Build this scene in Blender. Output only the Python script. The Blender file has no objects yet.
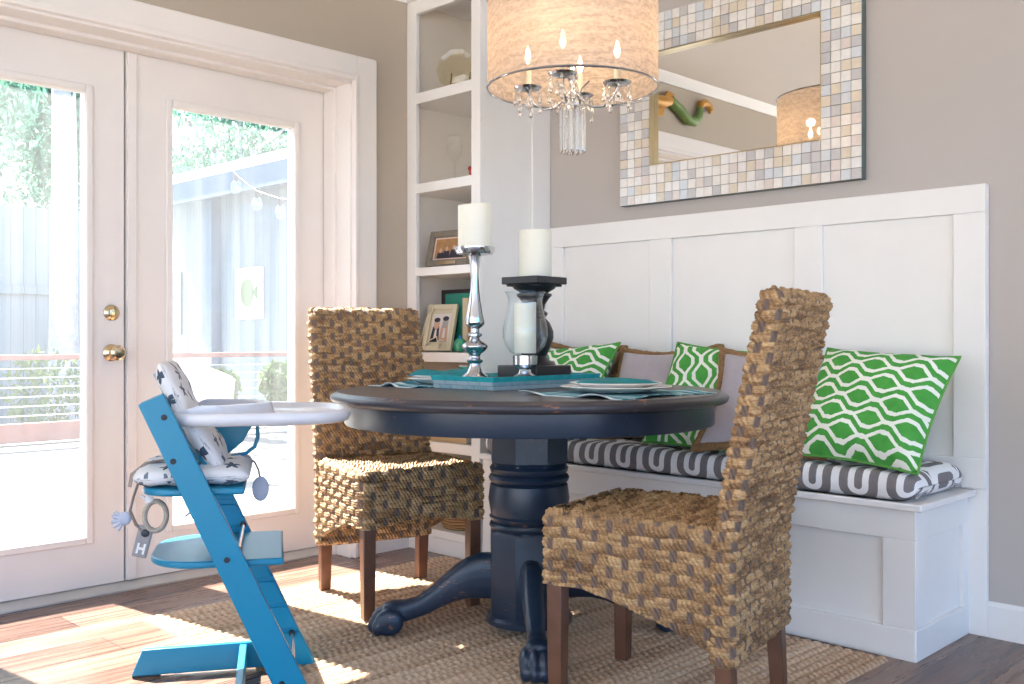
import bpy, bmesh, math, random
import numpy as np
from mathutils import Vector, Matrix, Euler, noise as mnoise
random.seed(11)
SC = bpy.context.scene
COL = SC.collection
PI = math.pi
H = 0.95                      # eye height

# ------------------------------------------------------------------ materials
class NT:
    def __init__(s, name):
        s.m = bpy.data.materials.new(name); s.m.use_nodes = True
        s.t = s.m.node_tree; s.t.nodes.clear()
        s.out = s.t.nodes.new('ShaderNodeOutputMaterial')
    def put(s, sock, v):
        if isinstance(v, bpy.types.NodeSocket): s.t.links.new(v, sock)
        elif v is not None:
            if hasattr(sock.default_value, '__len__'):
                n = len(sock.default_value)
                v = tuple(v) if hasattr(v, '__len__') else (v,)*3
                if n == 4 and len(v) == 3: v = v + (1.0,)
            sock.default_value = v
    def new(s, typ, ins=None, **kw):
        n = s.t.nodes.new('ShaderNode' + typ)
        for k, v in kw.items(): setattr(n, k, v)
        for k, v in (ins or {}).items(): s.put(n.inputs[k], v)
        return n
    def math(s, op, a, b=None, c=None, clamp=False):
        n = s.t.nodes.new('ShaderNodeMath'); n.operation = op; n.use_clamp = clamp
        s.put(n.inputs[0], a)
        if b is not None: s.put(n.inputs[1], b)
        if c is not None: s.put(n.inputs[2], c)
        return n.outputs[0]
    def vmath(s, op, a, b=None):
        n = s.t.nodes.new('ShaderNodeVectorMath'); n.operation = op
        s.put(n.inputs[0], a)
        if b is not None: s.put(n.inputs[1], b)
        return n.outputs[0]
    def mix(s, f, a, b, blend='MIX'):
        n = s.t.nodes.new('ShaderNodeMix'); n.data_type = 'RGBA'; n.blend_type = blend
        s.put(n.inputs[0], f); s.put(n.inputs[6], a); s.put(n.inputs[7], b)
        return n.outputs[2]
    def ramp(s, f, stops, const=False):
        n = s.t.nodes.new('ShaderNodeValToRGB'); e = n.color_ramp.elements
        if const: n.color_ramp.interpolation = 'CONSTANT'
        while len(e) < len(stops): e.new(0.5)
        for i, (p, c) in enumerate(stops):
            e[i].position = p; e[i].color = tuple(c) + (1.0,)
        s.put(n.inputs[0], f)
        return n.outputs[0]
    def smooth(s, x, lo, hi):
        n = s.t.nodes.new('ShaderNodeMapRange'); n.interpolation_type = 'SMOOTHSTEP'
        s.put(n.inputs[0], x); s.put(n.inputs[1], lo); s.put(n.inputs[2], hi)
        return n.outputs[0]
    def noise(s, vec, scale, detail=2, rough=0.5, out='Fac'):
        n = s.new('TexNoise', {'Scale': scale, 'Detail': detail, 'Roughness': rough})
        if vec is not None: s.put(n.inputs['Vector'], vec)
        return n.outputs[out]
    def obj(s): return s.new('TexCoord').outputs['Object']
    def uv(s): return s.new('TexCoord').outputs['UV']
    def mapv(s, v, scale=(1,1,1), rot=(0,0,0), loc=(0,0,0)):
        n = s.new('Mapping', {'Vector': v}); n.inputs['Scale'].default_value = scale
        n.inputs['Rotation'].default_value = rot; n.inputs['Location'].default_value = loc
        return n.outputs[0]
    def sep(s, v):
        n = s.new('SeparateXYZ', {0: v}); return n.outputs[0], n.outputs[1], n.outputs[2]
    def comb(s, x, y, z=0.0): return s.new('CombineXYZ', {0: x, 1: y, 2: z}).outputs[0]
    def bump(s, h, strength=0.3, dist=0.01):
        return s.new('Bump', {'Height': h, 'Strength': strength, 'Distance': dist}).outputs[0]
    def bsdf(s, col, rough=0.5, metal=0.0, normal=None, **kw):
        n = s.new('BsdfPrincipled', {'Base Color': col, 'Roughness': rough, 'Metallic': metal})
        if normal is not None: s.put(n.inputs['Normal'], normal)
        for k, v in kw.items(): s.put(n.inputs[k.replace('_', ' ')], v)
        return n.outputs[0]
    def done(s, sh): s.t.links.new(sh, s.out.inputs[0]); return s.m

def simple(name, col, rough=0.5, metal=0.0, var=0.06, nscale=8.0, bump=0.0, bscale=60.0, **kw):
    """one colour with slight procedural variation"""
    t = NT(name); o = t.obj()
    nz = t.noise(o, nscale, 3)
    c2 = tuple(max(0.0, c*(1-var*2)) for c in col); c1 = tuple(min(1.0, c*(1+var)) for c in col)
    c = t.mix(nz, c2, c1)
    nr = t.bump(t.noise(o, bscale, 3), bump, 0.004) if bump else None
    return t.done(t.bsdf(c, rough, metal, nr, **kw))

M = {}
M['white'] = simple('white_paint', (0.80, 0.785, 0.77), 0.42, var=0.02, bump=0.04, bscale=25)
M['door_white'] = simple('door_paint', (0.80, 0.755, 0.72), 0.45, var=0.02)
M['wall_taupe'] = simple('taupe_wall_paint', (0.47, 0.43, 0.405), 0.75, var=0.03, nscale=2, bump=0.06, bscale=180)
M['wall_tan'] = simple('tan_wall_paint', (0.46, 0.395, 0.32), 0.75, var=0.03, nscale=2, bump=0.06, bscale=180)
M['ceiling'] = simple('ceiling_paint', (0.90, 0.88, 0.86), 0.8, var=0.02, nscale=3)
M['shelf_in'] = simple('shelf_lining_paint', (0.86, 0.80, 0.72), 0.6, var=0.02)
M['brass'] = simple('polished_brass', (0.70, 0.56, 0.36), 0.18, 1.0, var=0.04)
M['chrome'] = simple('chrome', (0.80, 0.80, 0.82), 0.08, 1.0, var=0.02)
M['arm_chrome'] = simple('smoked_chrome', (0.42, 0.42, 0.44), 0.12, 1.0)
M['silver'] = simple('aged_silver', (0.56, 0.58, 0.62), 0.17, 1.0, var=0.08)
M['dark_metal'] = simple('dark_metal', (0.05, 0.05, 0.055), 0.4, 0.6)
M['wood_leg'] = simple('walnut_leg', (0.14, 0.062, 0.036), 0.32, var=0.25, nscale=18)
M['teal_paint'] = simple('turquoise_lacquer', (0.004, 0.212, 0.365), 0.33, var=0.04)
M['tray_white'] = simple('white_plastic', (0.66, 0.66, 0.70), 0.25, var=0.01)
M['black_plastic'] = simple('black_rubber', (0.015, 0.015, 0.02), 0.5)
M['lining'] = simple('linen_lining', (0.62, 0.54, 0.42), 0.9, var=0.06, nscale=25, bump=0.3, bscale=200)
M['black_lining'] = simple('dark_underside', (0.012, 0.011, 0.012), 0.9)
M['wax'] = simple('ivory_wax', (0.82, 0.80, 0.70), 0.5, var=0.02, Subsurface_Weight=0.3, Subsurface_Radius=(0.03, 0.02, 0.01))
M['wick'] = simple('wick', (0.03, 0.03, 0.03), 0.9)
M['plate'] = simple('white_china', (0.83, 0.82, 0.80), 0.15, var=0.01)
M['black_wood'] = simple('black_lacquer', (0.012, 0.013, 0.018), 0.35, var=0.2)
M['soft_grey'] = simple('lavender_linen', (0.42, 0.385, 0.42), 0.9, var=0.06, nscale=30, bump=0.25, bscale=300)
M['fringe'] = simple('brown_brush_fringe', (0.30, 0.17, 0.075), 0.95, var=0.3, nscale=90, bump=0.9, bscale=350)
M['piping'] = simple('green_piping', (0.10, 0.33, 0.06), 0.85)
M['gold_leaf'] = simple('gold_paint', (0.55, 0.27, 0.04), 0.4, 0.3, var=0.2, nscale=20)
M['green_paint'] = simple('green_patina', (0.16, 0.26, 0.07), 0.5, 0.1, var=0.25, nscale=25)
M['frame_olive'] = simple('olive_frame', (0.22, 0.19, 0.15), 0.5, var=0.2, nscale=40)
M['frame_cream'] = simple('cream_frame', (0.66, 0.60, 0.44), 0.5, var=0.08)
M['paper'] = simple('paper', (0.78, 0.74, 0.66), 0.8)
M['photo_tan'] = simple('photo_backdrop', (0.45, 0.24, 0.10), 0.4, var=0.3, nscale=30)
M['photo_dark'] = simple('photo_dark_cloth', (0.03, 0.03, 0.05), 0.4)
M['photo_skin'] = simple('photo_skin', (0.60, 0.38, 0.27), 0.4)
M['photo_pink'] = simple('photo_pink_mat', (0.75, 0.56, 0.48), 0.5)
M['photo_grey'] = simple('photo_grey', (0.45, 0.43, 0.42), 0.4, var=0.2, nscale=40)
M['photo_pale'] = simple('photo_pale', (0.72, 0.70, 0.67), 0.4)
M['book_black'] = simple('black_cloth_cover', (0.03, 0.017, 0.02), 0.6)
M['book_green'] = simple('green_cloth_cover', (0.02, 0.22, 0.16), 0.6)
M['book_cream'] = simple('cream_cover', (0.60, 0.50, 0.33), 0.6)
M['book_orange'] = simple('rust_cover', (0.42, 0.17, 0.06), 0.6)
M['book_teal'] = simple('teal_cover', (0.03, 0.25, 0.30), 0.5)
M['book_tan'] = simple('tan_cover', (0.50, 0.36, 0.20), 0.6)
M['red_glass'] = simple('red_ceramic', (0.40, 0.04, 0.03), 0.2)
M['taupe_strap'] = simple('taupe_ribbon', (0.33, 0.27, 0.25), 0.85, var=0.12, nscale=150)
M['grey_tag'] = simple('grey_rubber', (0.30, 0.28, 0.28), 0.6)
M['pale_grey'] = simple('pale_blue_fabric', (0.47, 0.50, 0.60), 0.85)
M['white_felt'] = simple('white_felt', (0.80, 0.78, 0.76), 0.8)
M['railing'] = simple('redwood_stain', (0.30, 0.13, 0.10), 0.7, var=0.15, nscale=6)
M['cable'] = simple('steel_cable', (0.55, 0.56, 0.58), 0.3, 0.9)
M['siding'] = simple('pale_blue_siding', (0.60, 0.68, 0.74), 0.7, var=0.03)
M['eave'] = simple('slate_blue_eave', (0.075, 0.13, 0.20), 0.7)
M['roofing'] = simple('pale_roofing', (0.70, 0.70, 0.70), 0.8)
M['bark'] = simple('grey_bark', (0.42, 0.43, 0.45), 0.9, var=0.3, nscale=10, bump=0.6, bscale=20)
M['ground'] = simple('pale_gravel', (0.28, 0.28, 0.27), 0.95, var=0.15, nscale=3)
M['terracotta'] = simple('pale_pot', (0.60, 0.57, 0.54), 0.7)
M['art_green'] = simple('painted_leaf_green', (0.12, 0.19, 0.10), 0.7)

def m_floor():
    t = NT('floor_planks'); g = t.new('NewGeometry').outputs['Position']
    v = t.mapv(g, rot=(0, 0, PI/2))
    br = t.new('TexBrick', {'Vector': v, 'Color1': (0.05,)*3, 'Color2': (0.95,)*3, 'Mortar': (0, 0, 0), 'Scale': 1.0,
                            'Mortar Size': 0.0022, 'Mortar Smooth': 0.3, 'Brick Width': 1.35, 'Row Height': 0.166}, offset=0.37, offset_frequency=2)
    tone = br.outputs['Color']
    grain = t.noise(t.mapv(g, scale=(34, 1.6, 1)), 1.0, 6, 0.65)
    big = t.noise(t.mapv(g, scale=(7, 0.9, 1)), 1.0, 3)
    x = t.math('ADD', t.math('MULTIPLY', tone, 0.30), t.math('ADD', t.math('MULTIPLY', grain, 0.85), t.math('MULTIPLY', t.math('SUBTRACT', big, 0.35), 0.65)))
    c = t.ramp(x, [(0.22, (0.026, 0.012, 0.0095)), (0.60, (0.135, 0.072, 0.053)), (1.0, (0.33, 0.215, 0.16))])
    c = t.mix(br.outputs['Fac'], c, (0.02, 0.01, 0.008))
    h = t.math('SUBTRACT', t.math('MULTIPLY', grain, 0.25), br.outputs['Fac'])
    r = t.math('ADD', 0.20, t.math('MULTIPLY', grain, 0.16))
    return t.done(t.bsdf(c, r, 0, t.bump(h, 0.25, 0.003)))
M['floor'] = m_floor()

def m_deck():
    t = NT('deck_boards'); g = t.new('NewGeometry').outputs['Position']
    x, y, z = t.sep(g)
    f = t.math('FRACT', t.math('DIVIDE', y, 0.14))
    gap = t.math('LESS_THAN', f, 0.06)
    c = t.mix(t.noise(t.mapv(g, scale=(1, 12, 1)), 2, 4), (0.07, 0.068, 0.066), (0.115, 0.11, 0.105))
    c = t.mix(gap, c, (0.02, 0.018, 0.018))
    return t.done(t.bsdf(c, 0.75))
M['deck'] = m_deck()

def m_fence():
    t = NT('fence_boards'); g = t.new('NewGeometry').outputs['Position']
    x, y, z = t.sep(g)
    f = t.math('FRACT', t.math('DIVIDE', y, 0.15))
    c = t.mix(t.noise(t.mapv(g, scale=(1, 14, 0.7)), 1.5, 4), (0.13, 0.17, 0.19), (0.24, 0.28, 0.30))
    c = t.mix(t.math('LESS_THAN', f, 0.05), c, (0.10, 0.12, 0.13))
    return t.done(t.bsdf(c, 0.85))
M['fence'] = m_fence()

def m_siding():
    t = NT('vertical_siding'); g = t.new('NewGeometry').outputs['Position']
    x, y, z = t.sep(g)
    f = t.math('FRACT', t.math('DIVIDE', x, 0.2))
    c = t.mix(t.math('LESS_THAN', f, 0.06), (0.155, 0.205, 0.25), (0.105, 0.145, 0.185))
    return t.done(t.bsdf(c, 0.7))
M['siding'] = m_siding()

def m_pane():
    t = NT('dusty_door_glass')
    o = t.obj()
    tr = t.new('BsdfTransparent', {'Color': (0.96, 0.985, 1.0)}).outputs[0]
    gl = t.new('BsdfGlossy', {'Color': (1, 1, 1), 'Roughness': 0.02}).outputs[0]
    du = t.new('BsdfTranslucent', {'Color': (0.93, 0.96, 1.0)}).outputs[0]
    streak = t.noise(t.mapv(o, scale=(1, 26, 1.2)), 1.0, 4)
    a = t.new('MixShader', {0: t.math('ADD', 0.008, t.math('MULTIPLY', streak, 0.030)), 1: tr, 2: du}).outputs[0]
    fr = t.new('LayerWeight', {'Blend': 0.25}).outputs['Fresnel']
    return t.done(t.new('MixShader', {0: t.math('MULTIPLY', fr, 0.5), 1: a, 2: gl}).outputs[0])
M['pane'] = m_pane()

def m_thin_glass(name='thin_clear_glass', tint=(0.93, 0.96, 0.97), k=1.0):
    t = NT(name)
    tr = t.new('BsdfTransparent', {'Color': tint}).outputs[0]
    gl = t.new('BsdfGlossy', {'Color': (1, 1, 1), 'Roughness': 0.03}).outputs[0]
    lw = t.new('LayerWeight', {'Blend': 0.35}).outputs['Facing']
    f = t.math('MULTIPLY', t.math('ADD', 0.045, t.math('MULTIPLY', t.math('POWER', lw, 3.3), 0.88)), k, clamp=True)
    return t.done(t.new('MixShader', {0: f, 1: tr, 2: gl}).outputs[0])
M['thin_glass'] = m_thin_glass()
M['faint_glass'] = m_thin_glass('faint_shelf_glass', (0.95, 0.95, 0.93), 0.8)

def m_crystal():
    t = NT('cut_crystal')
    tr = t.new('BsdfTransparent', {'Color': (0.97, 0.96, 0.94)}).outputs[0]
    gl = t.new('BsdfGlossy', {'Color': (1, 0.98, 0.95), 'Roughness': 0.03}).outputs[0]
    rf = t.new('BsdfRefraction', {'Color': (1, 0.99, 0.97), 'Roughness': 0.0, 'IOR': 1.5}).outputs[0]
    lw = t.new('LayerWeight', {'Blend': 0.4}).outputs['Facing']
    a = t.new('MixShader', {0: 0.5, 1: tr, 2: rf}).outputs[0]
    return t.done(t.new('MixShader', {0: t.math('ADD', 0.12, t.math('MULTIPLY', lw, 0.5)), 1: a, 2: gl}).outputs[0])
M['crystal'] = m_crystal()

def m_mirror():
    t = NT('mirror_glass')
    return t.done(t.bsdf(t.mix(t.noise(t.obj(), 3), (0.86, 0.87, 0.86), (0.9, 0.9, 0.89)), 0.01, 1.0))
M['mirror'] = m_mirror()

def pearl(name, col, rough):
    t = NT(name); o = t.obj()
    n = t.noise(o, 55, 4, 0.6)
    c = t.mix(n, tuple(c*0.80 for c in col), tuple(min(1, c*1.08) for c in col))
    return t.done(t.bsdf(c, rough, 0.12, t.bump(n, 0.25, 0.002)))
PEARL = [pearl('pearl_tile_white', (0.84, 0.81, 0.77), 0.16), pearl('pearl_tile_cream', (0.74, 0.66, 0.54), 0.18),
         pearl('pearl_tile_grey', (0.58, 0.57, 0.58), 0.16), pearl('pearl_tile_pink', (0.74, 0.66, 0.62), 0.2),
         pearl('pearl_tile_bluegrey', (0.68, 0.72, 0.76), 0.16), pearl('pearl_tile_mirror', (0.85, 0.84, 0.82), 0.03)]
M['grout'] = simple('mosaic_backing', (0.20, 0.175, 0.13), 0.7)
M['mirror_edge'] = simple('mirror_edge_paint', (0.10, 0.13, 0.13), 0.5)

def m_shade():
    t = NT('organza_shade'); u = t.uv()
    x, y, z = t.sep(u)
    nz = t.noise(t.mapv(u, scale=(7, 120, 1), rot=(0, 0, 0.06)), 1.0, 5, 0.65)
    w1 = t.new('TexWave', {'Vector': t.mapv(u, rot=(0, 0, -0.12)), 'Scale': 9, 'Distortion': 9, 'Detail': 4, 'Detail Scale': 3.0}, bands_direction='Y').outputs['Fac']
    fine = t.noise(t.mapv(u, scale=(60, 160, 1), rot=(0, 0, -0.25)), 1.0, 4, 0.7)
    f = t.math('ADD', t.math('MULTIPLY', fine, 0.52), t.math('ADD', t.math('MULTIPLY', nz, 0.36), t.math('MULTIPLY', w1, 0.12)))
    c = t.ramp(f, [(0.25, (0.30, 0.22, 0.18)), (0.72, (0.66, 0.57, 0.51))])
    tl = t.new('BsdfTranslucent', {'Color': t.mix(0.5, c, (0.80, 0.63, 0.49))}).outputs[0]
    df = t.bsdf(c, 0.6, 0, None)
    a = t.new('MixShader', {0: 0.45, 1: df, 2: tl}).outputs[0]
    tr = t.new('BsdfTransparent', {'Color': (1, 0.95, 0.88)}).outputs[0]
    return t.done(t.new('MixShader', {0: t.math('MULTIPLY', t.smooth(f, 0.62, 0.30), 0.26), 1: a, 2: tr}).outputs[0])
M['shade'] = m_shade()

def emit(name, col, s):
    t = NT(name); return t.done(t.new('Emission', {'Color': col, 'Strength': s}).outputs[0])
M['bulb'] = emit('lit_bulb', (1.0, 0.72, 0.40), 45.0)

def m_rattan():
    t = NT('woven_seagrass'); u = t.uv()
    st = t.new('Attribute', attribute_name='stake').outputs['Fac']
    tn = t.new('Attribute', attribute_name='tone').outputs['Fac']
    x, y, z = t.sep(u)
    tw = t.math('SINE', t.math('MULTIPLY', t.math('ADD', t.math('DIVIDE', x, 0.0125), t.math('DIVIDE', y, 0.021)), 2*PI))
    fib = t.noise(t.mapv(u, scale=(60, 330, 1)), 1.0, 4, 0.65)
    fine = t.noise(u, 140, 3, 0.6)
    tws = t.math('MULTIPLY', t.math('SUBTRACT', t.noise(t.mapv(u, scale=(150, 260, 1), rot=(0, 0, 0.6)), 1.0, 3, 0.6), 0.5), 0.55)
    k = t.math('ADD', t.math('ADD', t.math('MULTIPLY', tn, 0.46), tws), t.math('ADD', t.math('MULTIPLY', fib, 0.50), t.math('MULTIPLY', fine, 0.22)))
    c = t.ramp(k, [(0.26, (0.055, 0.026, 0.012)), (0.46, (0.25, 0.132, 0.056)), (0.68, (0.47, 0.285, 0.132)), (0.95, (0.70, 0.49, 0.27))])
    sc = t.mix(t.noise(t.mapv(u, scale=(300, 30, 1)), 1, 3), (0.075, 0.045, 0.038), (0.24, 0.165, 0.13))
    c = t.mix(st, c, sc)
    h = t.math('ADD', t.math('MULTIPLY', tw, 0.5), t.math('ADD', t.math('MULTIPLY', fib, 0.9), fine))
    return t.done(t.bsdf(c, 0.62, 0, t.bump(h, 0.9, 0.003)))
M['rattan'] = m_rattan()

def m_jute():
    t = NT('braided_jute'); u = t.uv()
    x, y, z = t.sep(u)
    tn = t.new('Attribute', attribute_name='tone').outputs['Fac']
    n = t.noise(t.mapv(u, scale=(110, 60, 1)), 1.0, 4, 0.65)
    k = t.math('ADD', t.math('MULTIPLY', tn, 0.45), t.math('MULTIPLY', n, 0.75))
    c = t.ramp(k, [(0.25, (0.14, 0.08, 0.045)), (0.52, (0.48, 0.32, 0.205)), (0.85, (0.72, 0.55, 0.40))])
    return t.done(t.bsdf(c, 0.9, 0, t.bump(n, 0.8, 0.004)))
M['jute'] = m_jute()

def m_ikat(name, rows, cols, seed, rot=0.0):
    t = NT(name); u0 = t.uv()
    u = t.mapv(u0, rot=(0, 0, rot), loc=(seed*0.37, seed*0.21, 0))
    x, y, z = t.sep(u)
    jag = t.math('MULTIPLY', t.math('SUBTRACT', t.noise(t.mapv(u0, scale=(90, 24, 1)), 1.0, 2), 0.5), 0.20)
    ph = t.math('MULTIPLY', x, cols)
    tri = t.math('SUBTRACT', t.math('MULTIPLY', t.math('PINGPONG', ph, 0.5), 4.0), 1.0)          # -1..1 triangle
    tri = t.math('MINIMUM', t.math('MAXIMUM', t.math('MULTIPLY', tri, 1.7), -1.0), 1.0)
    v = t.math('MULTIPLY', y, rows)
    a = t.math('ADD', 0.40, t.math('MULTIPLY', t.noise(u0, 6.0, 1), 0.14))
    def dist(off, sg):
        q = t.math('ADD', t.math('SUBTRACT', v, off), t.math('MULTIPLY', t.math('MULTIPLY', tri, sg), a))
        return t.math('MULTIPLY', t.math('PINGPONG', t.math('DIVIDE', q, 4.0), 0.5), 4.0)
    d = t.math('MINIMUM', t.math('MINIMUM', dist(0.0, 1), dist(1.0, 1)), t.math('MINIMUM', dist(2.0, -1), dist(3.0, -1)))
    d = t.math('ADD', d, jag)
    line = t.smooth(d, 0.245, 0.195)
    wv = t.noise(t.mapv(u0, scale=(260, 260, 1)), 1.0, 2)
    g = t.mix(t.noise(u0, 30, 3), (0.028, 0.235, 0.028), (0.085, 0.40, 0.065))
    c = t.mix(line, g, (0.80, 0.82, 0.74))
    return t.done(t.bsdf(c, 0.85, 0, t.bump(wv, 0.25, 0.002)))
M['ikat_a'] = m_ikat('green_ikat', 30.0, 7.6, 0.0, 0.10)
M['ikat_b'] = m_ikat('green_ikat_upright', 29.0, 7.4, 1.3, 1.25)

def m_geo():
    t = NT('grey_white_link_print'); u = t.uv()
    x, y, z = t.sep(u)
    px, py = 0.150, 0.235
    cx = t.math('SUBTRACT', t.math('PINGPONG', x, px/2), 0.0)                                       # 0..px/2
    row = t.math('FLOOR', t.math('DIVIDE', y, py))
    cx = t.math('PINGPONG', t.math('ADD', x, t.math('MULTIPLY', row, px/2)), px/2)
    cy = t.math('ABSOLUTE', t.math('SUBTRACT', t.math('FLOORED_MODULO', y, py), py/2))
    a = t.math('MAXIMUM', t.math('SUBTRACT', cy, 0.045), 0.0)
    r = t.math('SQRT', t.math('ADD', t.math('MULTIPLY', cx, cx), t.math('MULTIPLY', a, a)))
    k = t.math('LESS_THAN', t.math('ABSOLUTE', t.math('SUBTRACT', r, 0.0475)), 0.0145)
    k2 = t.math('LESS_THAN', r, 0.0125)
    k3 = t.math('GREATER_THAN', r, 0.093)
    f = t.math('MAXIMUM', t.math('MAXIMUM', k, k2), k3)
    wv = t.noise(t.mapv(u, scale=(400, 400, 1)), 1.0, 2)
    c = t.mix(f, (0.80, 0.79, 0.80), t.mix(t.noise(u, 40, 2), (0.155, 0.14, 0.145), (0.22, 0.20, 0.205)))
    return t.done(t.bsdf(c, 0.85, 0, t.bump(wv, 0.2, 0.002)))
M['geo'] = m_geo()

def m_stars():
    t = NT('star_print_cotton'); o = t.uv()
    v = t.new('TexVoronoi', {'Vector': o, 'Scale': 14.0, 'Randomness': 0.55}, feature='F1', voronoi_dimensions='2D')
    d = t.vmath('SUBTRACT', v.outputs['Position'], o)
    hx, z, zz = t.sep(d)
    ang = t.math('ARCTAN2', z, hx)
    rr = t.math('SQRT', t.math('ADD', t.math('MULTIPLY', hx, hx), t.math('MULTIPLY', z, z)))
    p = t.math('PINGPONG', t.math('ADD', ang, v.outputs['Color']), PI/5)
    lim = t.math('SUBTRACT', 0.0225, t.math('MULTIPLY', p, 0.0235))
    f = t.math('LESS_THAN', rr, lim)
    dk = t.mix(v.outputs['Color'], (0.03, 0.06, 0.10), (0.20, 0.22, 0.27))
    c = t.mix(f, (0.74, 0.72, 0.72), dk)
    return t.done(t.bsdf(c, 0.85, 0, t.bump(t.noise(o, 260, 2), 0.2, 0.002)))
M['stars'] = m_stars()

def m_table(name, col, scuff, amt):
    t = NT(name); o = t.obj()
    n = t.noise(o, 9, 5, 0.6); n2 = t.noise(t.mapv(o, scale=(2, 2, 9)), 16, 4, 0.7)
    c = t.mix(n, tuple(c*0.75 for c in col), tuple(c*1.25 for c in col))
    k = t.smooth(t.math('MULTIPLY', n, n2), amt, amt+0.05)
    c = t.mix(k, c, scuff)
    return t.done(t.bsdf(c, t.math('ADD', 0.27, t.math('MULTIPLY', n2, 0.15)), 0, t.bump(n2, 0.08, 0.003)))
M['table'] = m_table('navy_black_paint', (0.014, 0.027, 0.052), (0.20, 0.095, 0.055), 0.365)
M['table_top'] = m_table('worn_dark_top', (0.085, 0.068, 0.066), (0.22, 0.12, 0.08), 0.375)
M['table_edge'] = m_table('worn_table_edge', (0.035, 0.034, 0.045), (0.24, 0.11, 0.06), 0.35)

def m_tealtray():
    t = NT('turquoise_shell_inlay'); o = t.obj()
    br = t.new('TexBrick', {'Vector': t.mapv(o, rot=(PI/2, 0, 0)), 'Color1': (0.02, 0.30, 0.36), 'Color2': (0.36, 0.50, 0.56), 'Mortar': (0.05, 0.08, 0.1),
                            'Scale': 1.0, 'Mortar Size': 0.0012, 'Brick Width': 0.055, 'Row Height': 0.0135})
    n = t.noise(o, 60, 4, 0.6)
    c = t.mix(n, br.outputs['Color'], (0.42, 0.52, 0.58))
    return t.done(t.bsdf(c, 0.25))
M['tray_side'] = m_tealtray()
M['tray_teal'] = simple('teal_lacquer', (0.02, 0.40, 0.44), 0.25, var=0.2, nscale=30)

def m_placemat():
    t = NT('teal_striped_cloth'); u = t.uv()
    x, y, z = t.sep(u)
    f = t.math('FRACT', t.math('DIVIDE', x, 0.115))
    c = t.ramp(f, [(0.0, (0.62, 0.72, 0.74)), (0.14, (0.03, 0.20, 0.27)), (0.36, (0.14, 0.42, 0.50)), (0.54, (0.66, 0.74, 0.75)), (0.64, (0.06, 0.34, 0.42)), (0.86, (0.30, 0.54, 0.60))], True)
    return t.done(t.bsdf(c, 0.9, 0, t.bump(t.noise(u, 400, 2), 0.4, 0.002)))
M['placemat'] = m_placemat()
M['napkin'] = simple('teal_linen', (0.015, 0.25, 0.28), 0.85, var=0.15, nscale=14, bump=0.4, bscale=120)

def m_leaf(name, a, b):
    t = NT(name); o = t.obj()
    c = t.mix(t.noise(o, 2.5, 2), a, b)
    d = t.new('BsdfDiffuse', {'Color': c}).outputs[0]
    l = t.new('BsdfTranslucent', {'Color': c}).outputs[0]
    return t.done(t.new('MixShader', {0: 0.45, 1: d, 2: l}).outputs[0])
M['leaf'] = m_leaf('tree_leaf', (0.035, 0.105, 0.085), (0.085, 0.18, 0.12))
M['leaf2'] = m_leaf('shrub_leaf', (0.08, 0.16, 0.06), (0.2, 0.26, 0.12))
def m_basket():
    t = NT('wicker_basket'); o = t.obj()
    w = t.new('TexWave', {'Vector': o, 'Scale': 26, 'Distortion': 2.5, 'Detail': 2}, bands_direction='Z').outputs['Fac']
    c = t.mix(w, (0.16, 0.08, 0.035), (0.48, 0.30, 0.14))
    return t.done(t.bsdf(c, 0.7, 0, t.bump(w, 0.8, 0.006)))
M['basket'] = m_basket()

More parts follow.
